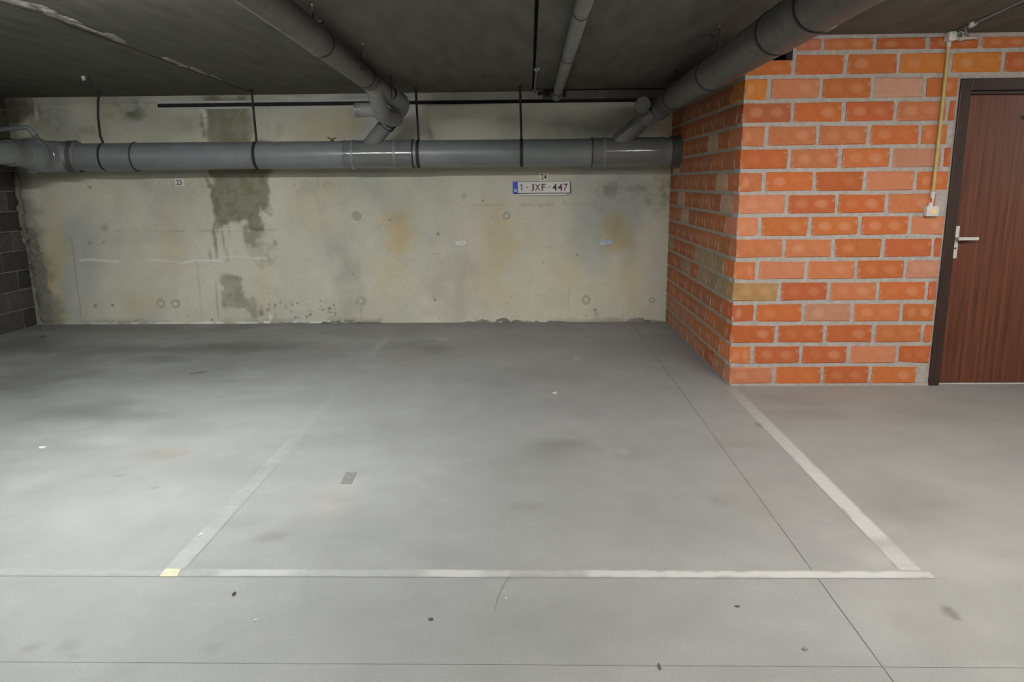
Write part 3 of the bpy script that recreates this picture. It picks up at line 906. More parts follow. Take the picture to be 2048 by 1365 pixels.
# ------------------------------------------------------------------ door
door = empty('door_1', (DX0, YB, 0)); door.matrix_world = Matrix.Identity(4)
tag(door, 'reddish brown wooden door in a dark frame beside the brick wall', 'door', kind='structure')
FW = 0.072
bm = bmesh.new()
add_box(bm, DX0, DX0 + FW, YB - 0.012, YB + 0.12, 0, DZ, 0.004)
bm_obj('frame_post', bm, 'dark_wood', door)
box('frame_post', DX1 - FW, DX1, YB - 0.012, YB + 0.12, 0, DZ, 'dark_wood', door, 0.004)
box('frame_head', DX0 + FW, DX1 - FW, YB - 0.012, YB + 0.12, DZ - 0.075, DZ, 'dark_wood', door, 0.004)
box('frame_stop', DX0 + FW - 0.002, DX0 + FW + 0.014, YB + 0.028, YB + 0.12, 0, DZ - 0.074, 'dark_wood', door)
box('frame_stop', DX0 + FW, DX1 - FW, YB + 0.028, YB + 0.12, DZ - 0.096, DZ - 0.074, 'dark_wood', door)
leaf = box('door_leaf', DX0 + FW + 0.016, DX1 - FW - 0.004, YB + 0.038, YB + 0.078, 0.010, DZ - 0.100, 'door', door, 0.003)
yl = YB + 0.038
hp = un(1911, 480, 1, yl)
plate_t, plate_b = un(1913, 452, 1, yl).z, un(1906, 517, 1, yl).z
bm = bmesh.new(); add_box(bm, hp.x - 0.017, hp.x + 0.017, yl - 0.008, yl, plate_b, plate_t, 0.003)
hplate = bm_obj('handle_plate', bm, 'metal', leaf)
lv = un(1915, 478, 1, yl - 0.05)
bm = bmesh.new()
add_box(bm, hp.x - 0.010, hp.x + 0.012, yl - 0.052, yl - 0.007, lv.z - 0.011, lv.z + 0.011, 0.004)
add_box(bm, hp.x - 0.010, hp.x + 0.125, yl - 0.060, yl - 0.044, lv.z - 0.011, lv.z + 0.011, 0.004)
bm_obj('lever_handle', bm, 'metal', leaf)
kz = un(1907, 497, 1, yl).z
tube('keyhole', [(hp.x, yl - 0.0095, kz), (hp.x, yl - 0.004, kz)], 0.007, 'black', leaf, 16)
hz = un(2044, 235, 1, yl)
tube('door_viewer', [(hz.x + 0.012, yl - 0.004, hz.z), (hz.x + 0.012, yl + 0.01, hz.z)], 0.016, 'black', leaf, 20)
box('threshold', DX0 + FW, DX1 - FW, YB + 0.03, YB + 0.15, -0.005, 0.006, 'plain_concrete', door)
box('passage_back', DX0 + 0.02, DX1 - 0.02, YB + 0.125, YB + 0.14, 0, DZ - 0.01, 'black', door)

# ------------------------------------------------------------------ main drain along the back wall
YP, RP = 7.38, 0.128


def on_pipe(u, y=YP): return un(u, 309, 1, y).x


ZP = 1.715
main = empty('drain_pipe', (0, YP, ZP)); main.matrix_world = Matrix.Identity(4)
tag(main, 'long thick grey plastic drain pipe running across the back wall', 'pipe')
xE = on_pipe(150)
sec = [on_pipe(272), on_pipe(690), on_pipe(832), on_pipe(1183)]
tube('pipe_section', [(xE - 0.02, YP, ZP + 0.004), (sec[1] + 0.01, YP, ZP)], RP, 'pvc', main, 40)
tube('pipe_section', [(sec[1], YP, ZP), (XS - 0.003, YP, ZP - 0.004)], RP - 0.0005, 'pvc', main, 40)
for u0, u1, mt, lip in [(205, 272, 'pvc', 0.006), (690, 826, 'pvc_gloss', 0.008), (1183, 1326, 'pvc_gloss', 0.008), (1330, 1350, 'pvc_dusty', 0.012)]:
    a, b = on_pipe(u0), on_pipe(u1)
    if u0 == 1330: a, b = XS - 0.085, XS - 0.004
    c = collar('coupling', ((a + b) / 2, YP, ZP), (1, 0, 0), RP, abs(b - a), mt, main, lip)
for u in (708, 792, 1208):
    ring('seal_bead', (on_pipe(u), YP, ZP), (1, 0, 0), RP + 0.004, 0.024, 0.006, 'pvc', main)
for u in (828, 1183, 272):
    ring('seal_bead', (on_pipe(u), YP, ZP), (1, 0, 0), RP + 0.003, 0.010, 0.007, 'rubber', main)
ring('wall_rosette', (XS - 0.014, YP, ZP), (1, 0, 0), RP, 0.02, 0.030, 'pvc_dusty', main)
# elbow that turns the drain along the block wall towards the aisle
xT = -4.585
el = bend((xE, YP, ZP + 0.005), (xT, YP, ZP + 0.01), (xT, 6.6, ZP + 0.01), 0.24, 14)
tube('elbow', [(xE + 0.01, YP, ZP + 0.004)] + el, 0.146, 'pvc', main, 40)
collar('coupling', (xE - 0.01, YP, ZP + 0.004), (1, 0, 0), 0.146, 0.07, 'pvc_dusty', main, 0.010)
collar('coupling', (xT, 7.09, ZP + 0.012), (0, 1, 0), 0.146, 0.10, 'pvc_gloss', main, 0.014)
tube('reducer', [(xT, 7.06, ZP + 0.012), (xT, 7.02, ZP + 0.012), (xT, 6.93, ZP + 0.014), (xT, 6.88, ZP + 0.015)], [0.150, 0.146, 0.118, 0.112], 'pvc', main, 40)
tube('pipe_section', [(xT, 6.9, ZP + 0.015), (xT, 5.2, ZP + 0.04)], 0.104, 'pvc', main, 36)
collar('coupling', (xT, 6.80, ZP + 0.016), (0, 1, 0), 0.104, 0.16, 'pvc_gloss', main, 0.010)
# slim feeder pipe above the elbow
fp = [un(-30, 262, 1, 7.05), un(58, 254, 1, 7.05), un(72, 275, 1, 7.10)]
small = empty('feeder_pipe', fp[0]); small.matrix_world = Matrix.Identity(4)
tag(small, 'slim grey pipe bending down into the elbow in the upper left corner', 'pipe')
tube('pipe_section', [fp[0]] + bend(fp[0], fp[1], fp[2], 0.05, 8) + [fp[2]], 0.021, 'pvc', small, 20)
collar('coupling', fp[2], fp[2] - fp[1], 0.021, 0.05, 'pvc_gloss', small, 0.008, 20)


def along(A, B, u):
    """point of the segment A-B seen at photo column u"""
    A, B = Vector(A), Vector(B)
    best = None
    for k in range(2001):
        p = A.lerp(B, k / 2000)
        d = np.array(p) - np.array([0, 0, CAM_H])
        uu = 1024 + FPX * (d @ RT) / (d @ fw)
        if best is None or abs(uu - u) < best[0]: best = (abs(uu - u), p)
    return best[1]


# ------------------------------------------------------------------ left branch pipe
R2 = 0.080
a_far, a_near = un(741, 163, 1, 6.35), un(531, 0, 1, 3.60)
d2 = (a_far - a_near).normalized()
p_end = un(805, 209, 1, 7.16)
a0 = a_near - d2 * 2.4
branch1 = empty('branch_pipe', a_far); branch1.matrix_world = Matrix.Identity(4)
tag(branch1, 'grey branch pipe under the ceiling ending in elbows left of centre', 'pipe')
hit = Vector((on_pipe(742), YP - 0.02, ZP + 0.09))
be = bend(a_far, p_end, hit, 0.10, 10)
tube('pipe_section', [a0, a_far], R2, 'pvc_dusty', branch1, 36)
tube('pipe_section', [a_far] + be[:1], R2 * 0.97, 'pvc', branch1, 36)
tube('elbow', be, R2 * 1.06, 'pvc', branch1, 36)
dn = (hit - p_end).normalized()
tube('wye_leg', [be[-1], hit], R2 * 0.90, 'pvc_gloss', branch1, 36)
mid = be[-1].lerp(hit, 0.30)
collar('coupling', be[-1].lerp(hit, 0.10), dn, R2 * 0.92, 0.10, 'pvc_gloss', branch1, 0.006)
ring('seal_bead', mid, dn, R2 * 0.92, 0.010, 0.010, 'rubber', branch1)
ring('seal_bead', be[-1].lerp(hit, 0.38), dn, R2 * 0.92, 0.010, 0.009, 'rubber', branch1)
# down-turned second leg and its capped stub
q0 = a_far - d2 * 0.02
q1, q2 = un(748, 178, 1, 6.40), un(765, 232, 1, 6.78)
q3 = un(792, 238, 1, 7.15)
dp = [q0 + Vector((0, 0, -0.02))] + bend(q1 + Vector((0, -0.1, 0.04)), q1, q2, 0.05, 6) + bend(q1, q2, q3, 0.10, 8) + [q3]
tube('drop_leg', dp, R2 * 0.86, 'pvc_pale', branch1, 32)
st = un(752, 219, 1, 6.80)
tube('stub', [st, st + Vector((-0.17, 0.02, 0.0))], 0.060, 'pvc_pale', branch1, 28)
collar('stub_cap', st + Vector((-0.16, 0.02, 0)), (1, 0, 0), 0.058, 0.05, 'pvc_gloss', branch1, 0.006, 28)
collar('coupling', un(778, 185, 1, 6.75) + Vector((0, 0, 0.0)), d2, R2 * 0.97, 0.07, 'pvc', branch1, 0.006)

# ------------------------------------------------------------------ right branch pipe (thick)
R4 = 0.103
c_far, c_near = un(1350, 195, 1, 6.6), un(1654, 0, 1, 3.10)
d4 = (c_far - c_near).normalized()
c_end = c_far + d4 * 0.50
c0 = c_near - d4 * 2.2
branch2 = empty('branch_pipe', c_far); branch2.matrix_world = Matrix.Identity(4)
tag(branch2, 'thick grey branch pipe passing over the brick corner on the right', 'pipe')
tube('pipe_section', [c0, c_end], R4, 'pvc_dusty', branch2, 40)
hit2 = Vector((on_pipe(1236), YP - 0.02, ZP + 0.09))
tp2 = un(1304, 226, 1, 7.22)
be2 = bend(c_far, c_end, tp2, 0.06, 6)
tube('elbow', [c_end - d4 * 0.10, c_end, c_end.lerp(tp2, 0.5) + Vector((0, 0.06, -0.01)), tp2, tp2.lerp(hit2, 0.25)], [R4 * 1.03, R4 * 1.02, R4 * 0.98, R4 * 0.86, R4 * 0.80], 'pvc', branch2, 36)
tube('wye_leg', [tp2, hit2], R4 * 0.76, 'pvc_gloss', branch2, 36)
cp = un(1286, 208, 1, 7.0)
tube('stub', [cp + Vector((0, 0.02, 0)), cp + Vector((0.03, 0.30, -0.06))], 0.066, 'pvc_gloss', branch2, 32)
tube('stub_cap', [cp + Vector((0, -0.012, 0)), cp + Vector((0, 0.0, 0)), cp + Vector((0.004, 0.04, -0.006))], [0.062, 0.069, 0.069], 'pvc_pale', branch2, 32)

# ------------------------------------------------------------------ small pale pipe hung right under the slab
n3 = ceil_pt(1172, 0); f3 = ceil_pt(1113, 183)
R3 = 0.043
n3 = Vector((n3.x, n3.y, Hc(n3.y) - R3 - 0.012)); f3 = Vector((f3.x, 7.70, Hc(7.70) - R3 - 0.014))
# re-sight the axis at its own height
n3b = un(1170, 0, 2, n3.z); f3b = un(1113, 186, 1, 7.70)
d3 = (Vector((f3b.x, f3b.y, f3.z)) - n3b).normalized()
A3, B3 = n3b - d3 * 2.0, Vector((f3b.x, f3b.y, f3.z))
vent = empty('vent_pipe', B3); vent.matrix_world = Matrix.Identity(4)
tag(vent, 'slim pale grey pipe fixed along the ceiling right of centre', 'pipe')
tube('pipe_section', [A3, B3], R3, 'pvc_pale', vent, 28)
for u in (1163, 1136, 1116):
    p = along(A3, B3, u)
    rg = ring('clip_band', p, d3, R3, 0.012, 0.004, 'rubber', vent, 28)
    tube('clip_stud', [p + Vector((0, 0, R3)), (p.x, p.y, Hc(p.y) + 0.01)], 0.006, 'rod', vent, 8)
collar('coupling', B3 - d3 * 0.03, d3, R3, 0.06, 'pvc_pale', vent, 0.006, 28)
# thin conduit beside it
w0, w1 = ceil_pt(1073, 134), ceil_pt(1069, 182)
cond = empty('cable_conduit', w0); cond.matrix_world = Matrix.Identity(4)
tag(cond, 'short thin grey conduit in the ceiling joint left of the slim pipe', 'conduit')
tube('conduit_tube', [(w0.x, w0.y, Hc(w0.y) - 0.012), (w1.x, w1.y, Hc(w1.y) - 0.012)], 0.010, 'pvc_pale', cond, 14)
lump('conduit_clip', (w0.x + 0.004, w0.y + 0.05, Hc(w0.y) - 0.012), 0.022, 0.03, 0.016, 'white_plastic', cond, 3)
wb = un(1098, 187, 1, 7.63)
cl = empty('pipe_bracket', wb); cl.matrix_world = Matrix.Identity(4)
tag(cl, 'small dark bracket at the wall end of the slim ceiling pipe', 'bracket')
box('bracket_plate', wb.x - 0.11, wb.x - 0.03, 7.60, 7.66, wb.z - 0.012, wb.z + 0.016, 'rod', cl, 0.003)
box('bracket_jaw', wb.x - 0.03, wb.x - 0.005, 7.59, 7.66, wb.z - 0.030, wb.z + 0.016, 'rod', cl, 0.003)
box('bracket_jaw', wb.x + 0.15, wb.x + 0.165, 7.59, 7.66, wb.z - 0.030, wb.z + 0.03, 'rod', cl, 0.003)

# ------------------------------------------------------------------ pipe hangers
def hanger(p, d, r, top, label, width=0.026, wob=None, wire=0.0085):
    h = empty('pipe_hanger', p); h.matrix_world = Matrix.Identity(4)
    tag(h, label, 'hanger', 'steel straps that hold the ceiling pipes')
    ring('strap', p, d, r, width, 0.004, 'rod', h)
    if top is not None:
        top = Vector(top); s = Vector(p) + Vector((0, 0, r))
        pts = [s, top] if not wob else [s, s.lerp(top, 0.15) + Vector(wob) * 0.8, s.lerp(top, 0.5) + Vector(wob), s.lerp(top, 0.8) + Vector(wob) * 0.6, top]
        tube('rod', pts, wire, 'rod', h, 10)
        box('anchor', top.x - 0.02, top.x + 0.02, top.y - 0.02, top.y + 0.02, top.z - 0.010, top.z + 0.012, 'rod', h, 0.003)
    return h


for u, tu, tv, lb, wob in [(209, 212, 186, 'bent black hanger on the thick drain pipe, nearest the left wall', (-0.03, 0, 0)), (515, 512, 180, 'black hanger on the thick drain pipe beside the dark damp stain', None),
                           (838, 837, 174, 'black hanger on the thick drain pipe just right of the left branch', None), (1043, 1044, 172, 'black hanger on the thick drain pipe above the number plate', None)]:
    x = on_pipe(u)
    hanger((x, YP, ZP), (1, 0, 0), RP + 0.001, (x + (0.02 if u == 209 else -0.01), YP, Hc(YP) + 0.0), lb, 0.030, wob, 0.011)
for u, lb in [(641, 'thin black strap around the left branch pipe, nearer the viewer'), (729, 'thin black strap around the left branch pipe, close to its elbow')]:
    p = along(a0, a_far, u)
    hanger(p, d2, R2, (p.x, p.y, Hc(p.y)), lb, 0.020, None, 0.005)
for u, lb in [(1640, 'black ring on the thick right branch pipe at the top edge of the picture'), (1556, 'black strap on the thick right branch pipe in front of the brick wall'), (1424, 'black strap midway along the thick right branch pipe'), (1351, 'black strap on the thick right branch pipe near the back wall')]:
    p = along(c0, c_end, u)
    hanger(p, d4, R4, (p.x, p.y, Hc(p.y)), lb, 0.020, None, 0.006)
# slack wire rods beside the left branch
for (u0, v0, u1, v1, lb) in [(625, 8, 630, 44, 'thin wire hanging from the ceiling at the top edge beside the left branch pipe'), (725, 86, 722, 124, 'thin wire hanging from the ceiling above the middle of the left branch pipe'),
                             (783, 146, 783, 184, 'thin wire hanging from the ceiling above the elbow of the left branch pipe'), (1440, 52, 1441, 96, 'thin wire hanging from the ceiling above the thick right branch pipe')]:
    t = ceil_pt(u0, v0)
    bpt = un(u1, v1, 1, t.y)
    hw = empty('hanger_wire', t); hw.matrix_world = Matrix.Identity(4)
    tag(hw, lb, 'wire', 'thin wires dropping from the ceiling')
    tube('wire', [(t.x, t.y, Hc(t.y) + 0.01), ((t.x + bpt.x) / 2 - 0.006, t.y, (t.z + bpt.z) / 2), (bpt.x, t.y, bpt.z - 0.05)], 0.0045, 'rod', hw, 8)
    lump('anchor', (t.x, t.y, Hc(t.y) - 0.003), 0.008, 0.008, 0.009, 'corner', hw, 2, sub=1)
# hook left behind in the slab
t = ceil_pt(166, 152)
hk = empty('ceiling_hook', t); hk.matrix_world = Matrix.Identity(4)
tag(hk, 'small white plug and wire stub in the ceiling, upper left', 'hook')
lump('plug', (t.x, t.y, Hc(t.y) - 0.014), 0.017, 0.017, 0.022, 'white_plastic', hk, 6, sub=2)
tube('wire', [(t.x + 0.07, t.y - 0.05, Hc(t.y) + 0.005), (t.x + 0.075, t.y - 0.04, Hc(t.y) - 0.05), (t.x + 0.065, t.y, Hc(t.y) - 0.08)], 0.006, 'rod', hk, 8)
# twisted wire end on top of the drain
tw = Vector((on_pipe(668), YP - 0.02, ZP + RP))
wt = empty('wire_end', tw); wt.matrix_world = Matrix.Identity(4)
tag(wt, 'twisted wire end sticking up on the thick drain pipe', 'wire')
tube('strand', [tw + Vector((0.02, 0, -0.01)), tw + Vector((-0.02, -0.01, 0.02)), tw + Vector((-0.045, -0.01, 0.032))], 0.005, 'rod', wt, 8)
tube('strand', [tw + Vector((-0.02, 0, -0.005)), tw + Vector((0.01, -0.01, 0.018)), tw + Vector((0.035, -0.01, 0.026))], 0.005, 'rod', wt, 8)


# ------------------------------------------------------------------ signs on the back wall
def text_mesh(name, s, height, cx, cz, y, mat, parent, width=None, extr=0.0008, bold=0.0):
    cu = bpy.data.curves.new(name, 'FONT')
    cu.body = s; cu.size = 1.0; cu.align_x = 'CENTER'; cu.align_y = 'CENTER'; cu.extrude = 0.0; cu.offset = bold
    tmp = bpy.data.objects.new(name, cu); C.objects.link(tmp)
    dg = bpy.context.evaluated_depsgraph_get()
    me = bpy.data.meshes.new_from_object(tmp.evaluated_get(dg))
    bpy.data.objects.remove(tmp); bpy.data.curves.remove(cu)
    co = np.zeros(len(me.vertices) * 3); me.vertices.foreach_get('co', co); co = co.reshape(-1, 3)
    lo, hi = co.min(0), co.max(0)
    sy = height / (hi[1] - lo[1]); sx = (width / (hi[0] - lo[0])) if width else sy
    new = np.stack([cx + (co[:, 0] - (lo[0] + hi[0]) / 2) * sx, np.full(len(co), y - extr), cz + (co[:, 1] - (lo[1] + hi[1]) / 2) * sy], 1)
    me.vertices.foreach_set('co', new.ravel()); me.update()
    me.materials.clear(); me.materials.append(M[mat])
    o = bpy.data.objects.new(name, me); C.objects.link(o); o.parent = parent
    return o


for s, u0, v0, u1, v1, lb in [('24', 1078.5, 346, 1096.5, 362, 'small white bay number sign reading 24 above the number plate'), ('25', 350, 357.5, 369, 372.5, 'small white bay number sign reading 25 under the pipe on the left')]:
    x0, zt = wall_pt(u0, v0); x1, zb = wall_pt(u1, v1)
    sg = empty('bay_number_sign', ((x0 + x1) / 2, YW, zb)); sg.matrix_world = Matrix.Identity(4)
    tag(sg, lb, 'sign', 'bay number signs')
    box('sign_plate', x0, x1, YW - 0.012, YW + 0.002, zb, zt, 'sign', sg, 0.002)
    text_mesh('number', s, (zt - zb) * 0.66, (x0 + x1) / 2, (zt + zb) / 2, YW - 0.0126, 'ink', sg, (x1 - x0) * 0.66, bold=0.012)

x0, zt = wall_pt(1025.5, 364.2); x1, zb = wall_pt(1139.5, 385.6)
zb += 0.0; zt += 0.0
lp = empty('number_plate', ((x0 + x1) / 2, YW, zb)); lp.matrix_world = Matrix.Identity(4)
tag(lp, 'white number plate with red letters and blue band screwed to the back wall', 'number plate')
box('holder', x0 + 0.006, x1 + 0.006, YW - 0.022, YW + 0.004, zb - 0.006, zt + 0.002, 'black', lp, 0.004)
yp_ = YW - 0.022
box('plate', x0, x1, yp_ - 0.006, yp_, zb, zt, 'plate_white', lp, 0.002)
box('blue_band', x0 + 0.001, x0 + 0.052, yp_ - 0.0075, yp_ - 0.005, zb + 0.001, zt - 0.001, 'plate_blue', lp, 0.001)
text_mesh('country_letter', 'B', 0.028, x0 + 0.028, zb + 0.028, yp_ - 0.0077, 'plate_white', lp, 0.026, bold=0.01)
hgt = (zt - zb) * 0.62; zc = (zt + zb) / 2
W_ = x1 - x0
bm = bmesh.new()
ox, oz, oh = x0 + W_ * 0.159, zc - hgt / 2, hgt
bm.faces.new([bm.verts.new((ox + a * oh, yp_ - 0.0068, oz + b * oh)) for a, b in [(0.06, 0), (0.06, 1), (-0.03, 1), (-0.26, 0.80), (-0.26, 0.68), (-0.07, 0.82), (-0.07, 0)]])
bm_obj('character', bm, 'plate_red', lp)
for s, f0, f1 in [('J', 0.315, 0.372), ('X', 0.388, 0.482), ('F', 0.505, 0.572), ('4', 0.695, 0.772), ('4', 0.790, 0.868), ('7', 0.888, 0.960)]:
    text_mesh('character', s, hgt, x0 + W_ * (f0 + f1) / 2, zc, yp_ - 0.0066, 'plate_red', lp, W_ * (f1 - f0), bold=0.012)
for fx in (0.252, 0.638):
    box('hyphen', x0 + W_ * (fx - 0.013), x0 + W_ * (fx + 0.013), yp_ - 0.0072, yp_ - 0.006, zc - 0.004, zc + 0.005, 'plate_red', lp)
box('holder_lip', x0 + 0.052, x1 - 0.030, YW - 0.030, YW - 0.004, zb - 0.024, zb - 0.006, 'plate_white', lp, 0.003)

x, zc = wall_pt(1213, 485)
tg = empty('reflective_tag', (x, YW, zc)); tg.matrix_world = Matrix.Identity(4)
tag(tg, 'small bluish reflective tag on the back wall below the number plate', 'tag')
box('tag_plate', x - 0.066, x + 0.066, YW - 0.010, YW + 0.002, zc - 0.028, zc + 0.026, 'tag_blue', tg, 0.004)
for k in (0, 1):
    lump('rivet', (x - 0.052 + 0.02 * k, YW - 0.011, zc - 0.018), 0.009, 0.004, 0.009, 'plate_white', tg, 4 + k)
x, zc = wall_pt(921, 486)
tg = empty('torn_sticker', (x, YW, zc)); tg.matrix_world = Matrix.Identity(4)
tag(tg, 'torn white paper sticker on the middle of the back wall', 'sticker')
bm = bmesh.new()
out = [(-0.055, 0.006), (-0.040, 0.021), (-0.01, 0.019), (0.02, 0.022), (0.056, 0.018), (0.050, -0.002), (0.040, -0.020), (0.0, -0.019), (-0.035, -0.021), (-0.048, -0.010)]
f = bm.faces.new([bm.verts.new((x + a, YW - 0.007, zc + b)) for a, b in out])
r_ = bmesh.ops.extrude_face_region(bm, geom=[f])
for v in [g for g in r_['geom'] if isinstance(g, bmesh.types.BMVert)]: v.co.y += 0.006
bm_obj('paper', bm, 'paper', tg)
for (a, b, w_) in [(-0.012, 0.008, 0.012), (0.014, 0.006, 0.010), (0.030, 0.003, 0.008)]:
    box('smudge', x + a - w_ / 2, x + a + w_ / 2, YW - 0.0078, YW - 0.0068, zc + b - 0.004, zc + b + 0.004, 'plug', tg)

# ------------------------------------------------------------------ conduit, switch and cable saddle by the door
yc = YB - 0.016
c_t, c_b = un(1898, 84, 1, yc), un(1865, 393, 1, yc)
cd = empty('wall_conduit', c_b); cd.matrix_world = Matrix.Identity(4)
tag(cd, 'cream coloured conduit running down the brick wall to the light switch', 'conduit')
tube('conduit_tube', [c_t, c_b], 0.0115, 'conduit', cd, 18)
dcd = (c_b - c_t).normalized()
tube('end_sleeve', [c_t - dcd * 0.012, c_t + dcd * 0.030], 0.0150, 'white_plastic', cd, 18)
tube('end_sleeve', [c_b - dcd * 0.030, c_b + dcd * 0.012], 0.0150, 'white_plastic', cd, 18)
cable_end = un(1863, 412, 1, yc)
tube('cable', [c_b, c_b.lerp(cable_end, 0.5) + Vector((0.004, 0, 0)), cable_end], 0.0055, 'white_plastic', cd, 10)
jt = un(1901, 66, 1, yc)
tube('cable', [c_t, c_t.lerp(jt, 0.5), jt], 0.0065, 'white_plastic', cd, 10)
s0, s1 = un(1854.5, 413, 1, YB - 0.045), un(1877.5, 433, 1, YB - 0.045)
sw = empty('light_switch', ((s0.x + s1.x) / 2, YB, s1.z)); sw.matrix_world = Matrix.Identity(4)
tag(sw, 'white light switch box with glowing orange lamp beside the door', 'switch')
box('switch_box', s0.x, s1.x, YB - 0.045, YB - 0.001, s1.z, s0.z, 'white_plastic', sw, 0.005)
lx, lz = (s0.x + s1.x) / 2 + 0.003, (s0.z + s1.z) / 2
box('rocker', s0.x + 0.014, s1.x - 0.014, YB - 0.049, YB - 0.043, s1.z + 0.012, s0.z - 0.012, 'white_plastic', sw, 0.002)
tube('indicator_lamp', [(lx, YB - 0.053, lz), (lx, YB - 0.048, lz)], 0.0105, 'neon', sw, 16)
tube('cable_gland', [(s0.x + 0.03, YB - 0.022, s0.z - 0.002), (s0.x + 0.034, YB - 0.022, s0.z + 0.022)], [0.018, 0.012], 'white_plastic', sw, 16)
# cable saddle at the junction of wall and slab
g0 = un(1906, 58, 1, YB - 0.05)
sd = empty('cable_saddle', g0); sd.matrix_world = Matrix.Identity(4)
tag(sd, 'white cable saddle where the conduit meets the ceiling', 'clip')
zc_ = Hc(YB - 0.06)
g0.z = zc_ - 0.03
box('saddle_body', g0.x - 0.03, g0.x + 0.02, YB - 0.075, YB - 0.004, g0.z - 0.028, g0.z + 0.03, 'plate_white', sd, 0.010)
ring('saddle_ring', (g0.x + 0.055, YB - 0.05, g0.z + 0.002), (1, 0.5, 0), 0.022, 0.03, 0.006, 'white_plastic', sd, 20)
box('saddle_arm', g0.x + 0.02, g0.x + 0.15, YB - 0.07, YB - 0.03, g0.z - 0.018, g0.z - 0.008, 'white_plastic', sd, 0.003)
cc0, cc1 = ceil_pt(1945, 44), ceil_pt(2046, 4)
cb = empty('ceiling_cable', cc0); cb.matrix_world = Matrix.Identity(4)
tag(cb, 'thin cable clipped along the ceiling in the top right corner', 'cable')
tube('cable', [(g0.x + 0.10, YB - 0.05, g0.z), (cc0.x - 0.01, cc0.y + 0.06, Hc(cc0.y) - 0.02), (cc0.x, cc0.y, Hc(cc0.y) - 0.012), (cc0.x - 0.03, cc0.y - 0.7, Hc(cc0.y - 0.7) + 0.004), (cc0.x - 0.04, 2.0, Hc(2.0) + 0.004)], 0.007, 'pvc', cb, 10)
lump('cable_clip', (cc0.x, cc0.y, Hc(cc0.y) - 0.014), 0.018, 0.04, 0.016, 'white_plastic', cb, 8)

# ------------------------------------------------------------------ painted bay lines
def strip(name, x0, x1, y0, y1, wear, label, step=0.012, z=0.0012):
    na, nb = int((x1 - x0) / step) + 2, int((y1 - y0) / step) + 2
    A, B = np.meshgrid(np.linspace(x0, x1, na), np.linspace(y0, y1, nb), indexing='ij')
    A, B = A.ravel(), B.ravel()
    faces = []
    for i in range(na - 1):
        for j in range(nb - 1):
            k = i * nb + j
            faces.append((k, k + nb, k + nb + 1, k + 1))
    o = mesh_obj(name, np.stack([A, B, np.full_like(A, z)], 1), faces, 'line_paint')
    at = o.data.attributes.new('wear', 'FLOAT', 'POINT')
    w = np.clip(wear(A, B), 0, 1)
    at.data.foreach_set('value', w.astype(np.float32))
    ca = o.data.color_attributes.new('Col', 'FLOAT_COLOR', 'POINT')
    ca.data.foreach_set('color', np.concatenate([np.clip(floor_color(A, B), 0, 1), np.ones((len(A), 1))], 1).astype(np.float32).ravel())
    tag(o, label, 'floor marking', 'painted bay lines')
    return o


YL0, YL1 = 2.551, 2.609
ukey = np.array([-200, 0, 200, 330, 345, 430, 445, 560, 600, 840, 860, 950, 975, 1020, 1060, 1165, 1185, 1500, 1780, 1800, 1860])
uval = np.array([.08, .09, .12, .20, .12, .18, .60, .68, .30, .26, .75, .80, .50, .52, .40, .42, .86, .95, .92, .75, .65])
xkey = np.array([floor_pt(u, 1149)[0] for u in ukey])


def front_wear(x, y):
    w = np.interp(x, xkey, uval)
    t = (y - YL0) / (YL1 - YL0)
    edge = sstep(-0.02, 0.22, t + (vnoise(x, y, 14, 201, 3) - 0.5) * 0.5) * (1 - sstep(0.80, 1.02, t + (vnoise(x, y, 14, 203, 3) - 0.5) * 0.5))
    hole = np.where((x > floor_pt(1020, 1149)[0]) & (x < floor_pt(1170, 1149)[0]), 0.55 + 0.45 * sstep(0.4, 0.7, t), 1)
    return w * edge * hole


strip('bay_line', -3.8, floor_pt(1862, 1149)[0], YL0, YL1, front_wear, 'white painted line across the front of the parking bay')
lw = 0.042
yk = np.array([2.6, 2.72, 2.9, 3.1, 3.4, 4.2, 5.0, 5.9, 6.4, 6.9, 7.25])
wk = np.array([.30, .32, .20, .08, .09, .09, .05, .03, .14, .22, .04])


def left_wear(x, y):
    t = (x + 1.363) / lw
    return np.interp(y, yk, wk) * (1 - sstep(0.75, 1.0, np.abs(t) + (vnoise(x, y, 10, 211, 3) - 0.5) * 0.5))


strip('bay_line', -1.363 - lw, -1.363 + lw, YL1 - 0.002, 7.25, left_wear, 'faded grey painted line on the left side of the parking bay')
yk2 = np.array([2.6, 2.70, 2.78, 2.83, 2.9, 3.6, 4.2, 4.6, 5.0, 5.2])
wk2 = np.array([.60, .55, .42, .15, .78, .85, .62, .42, .26, .18])


def right_wear(x, y):
    t = (x - 1.422) / 0.040
    return np.interp(y, yk2, wk2) * (1 - sstep(0.82, 1.02, np.abs(t) + (vnoise(x, y, 10, 221, 3) - 0.5) * 0.35))


strip('bay_line', 1.422 - 0.044, 1.422 + 0.044, YL1 - 0.002, 5.20, right_wear, 'white painted line running from the brick corner towards the viewer')

# ------------------------------------------------------------------ bits on the floor
fx, fy = floor_pt(341, 1147)
bm = bmesh.new()
pts = [floor_pt(u, v) for u, v in [(319, 1155), (354, 1155), (362, 1140), (331, 1139.5)]]
f = bm.faces.new([bm.verts.new((a, b, 0.0032)) for a, b in pts])
r_ = bmesh.ops.extrude_face_region(bm, geom=[f])
for v in [g for g in r_['geom'] if isinstance(g, bmesh.types.BMVert)]: v.co.z = 0.0
tag(bm_obj('tape_piece', bm, 'tape'), 'pale yellow tape square on the corner of the bay lines', 'tape')
bm = bmesh.new()
f = bm.faces.new([bm.verts.new((*floor_pt(u, v), 0.0025)) for u, v in [(681, 968), (703, 968), (713, 946), (692, 946)]])
r_ = bmesh.ops.extrude_face_region(bm, geom=[f])
for v in [g for g in r_['geom'] if isinstance(g, bmesh.types.BMVert)]: v.co.z = 0.0
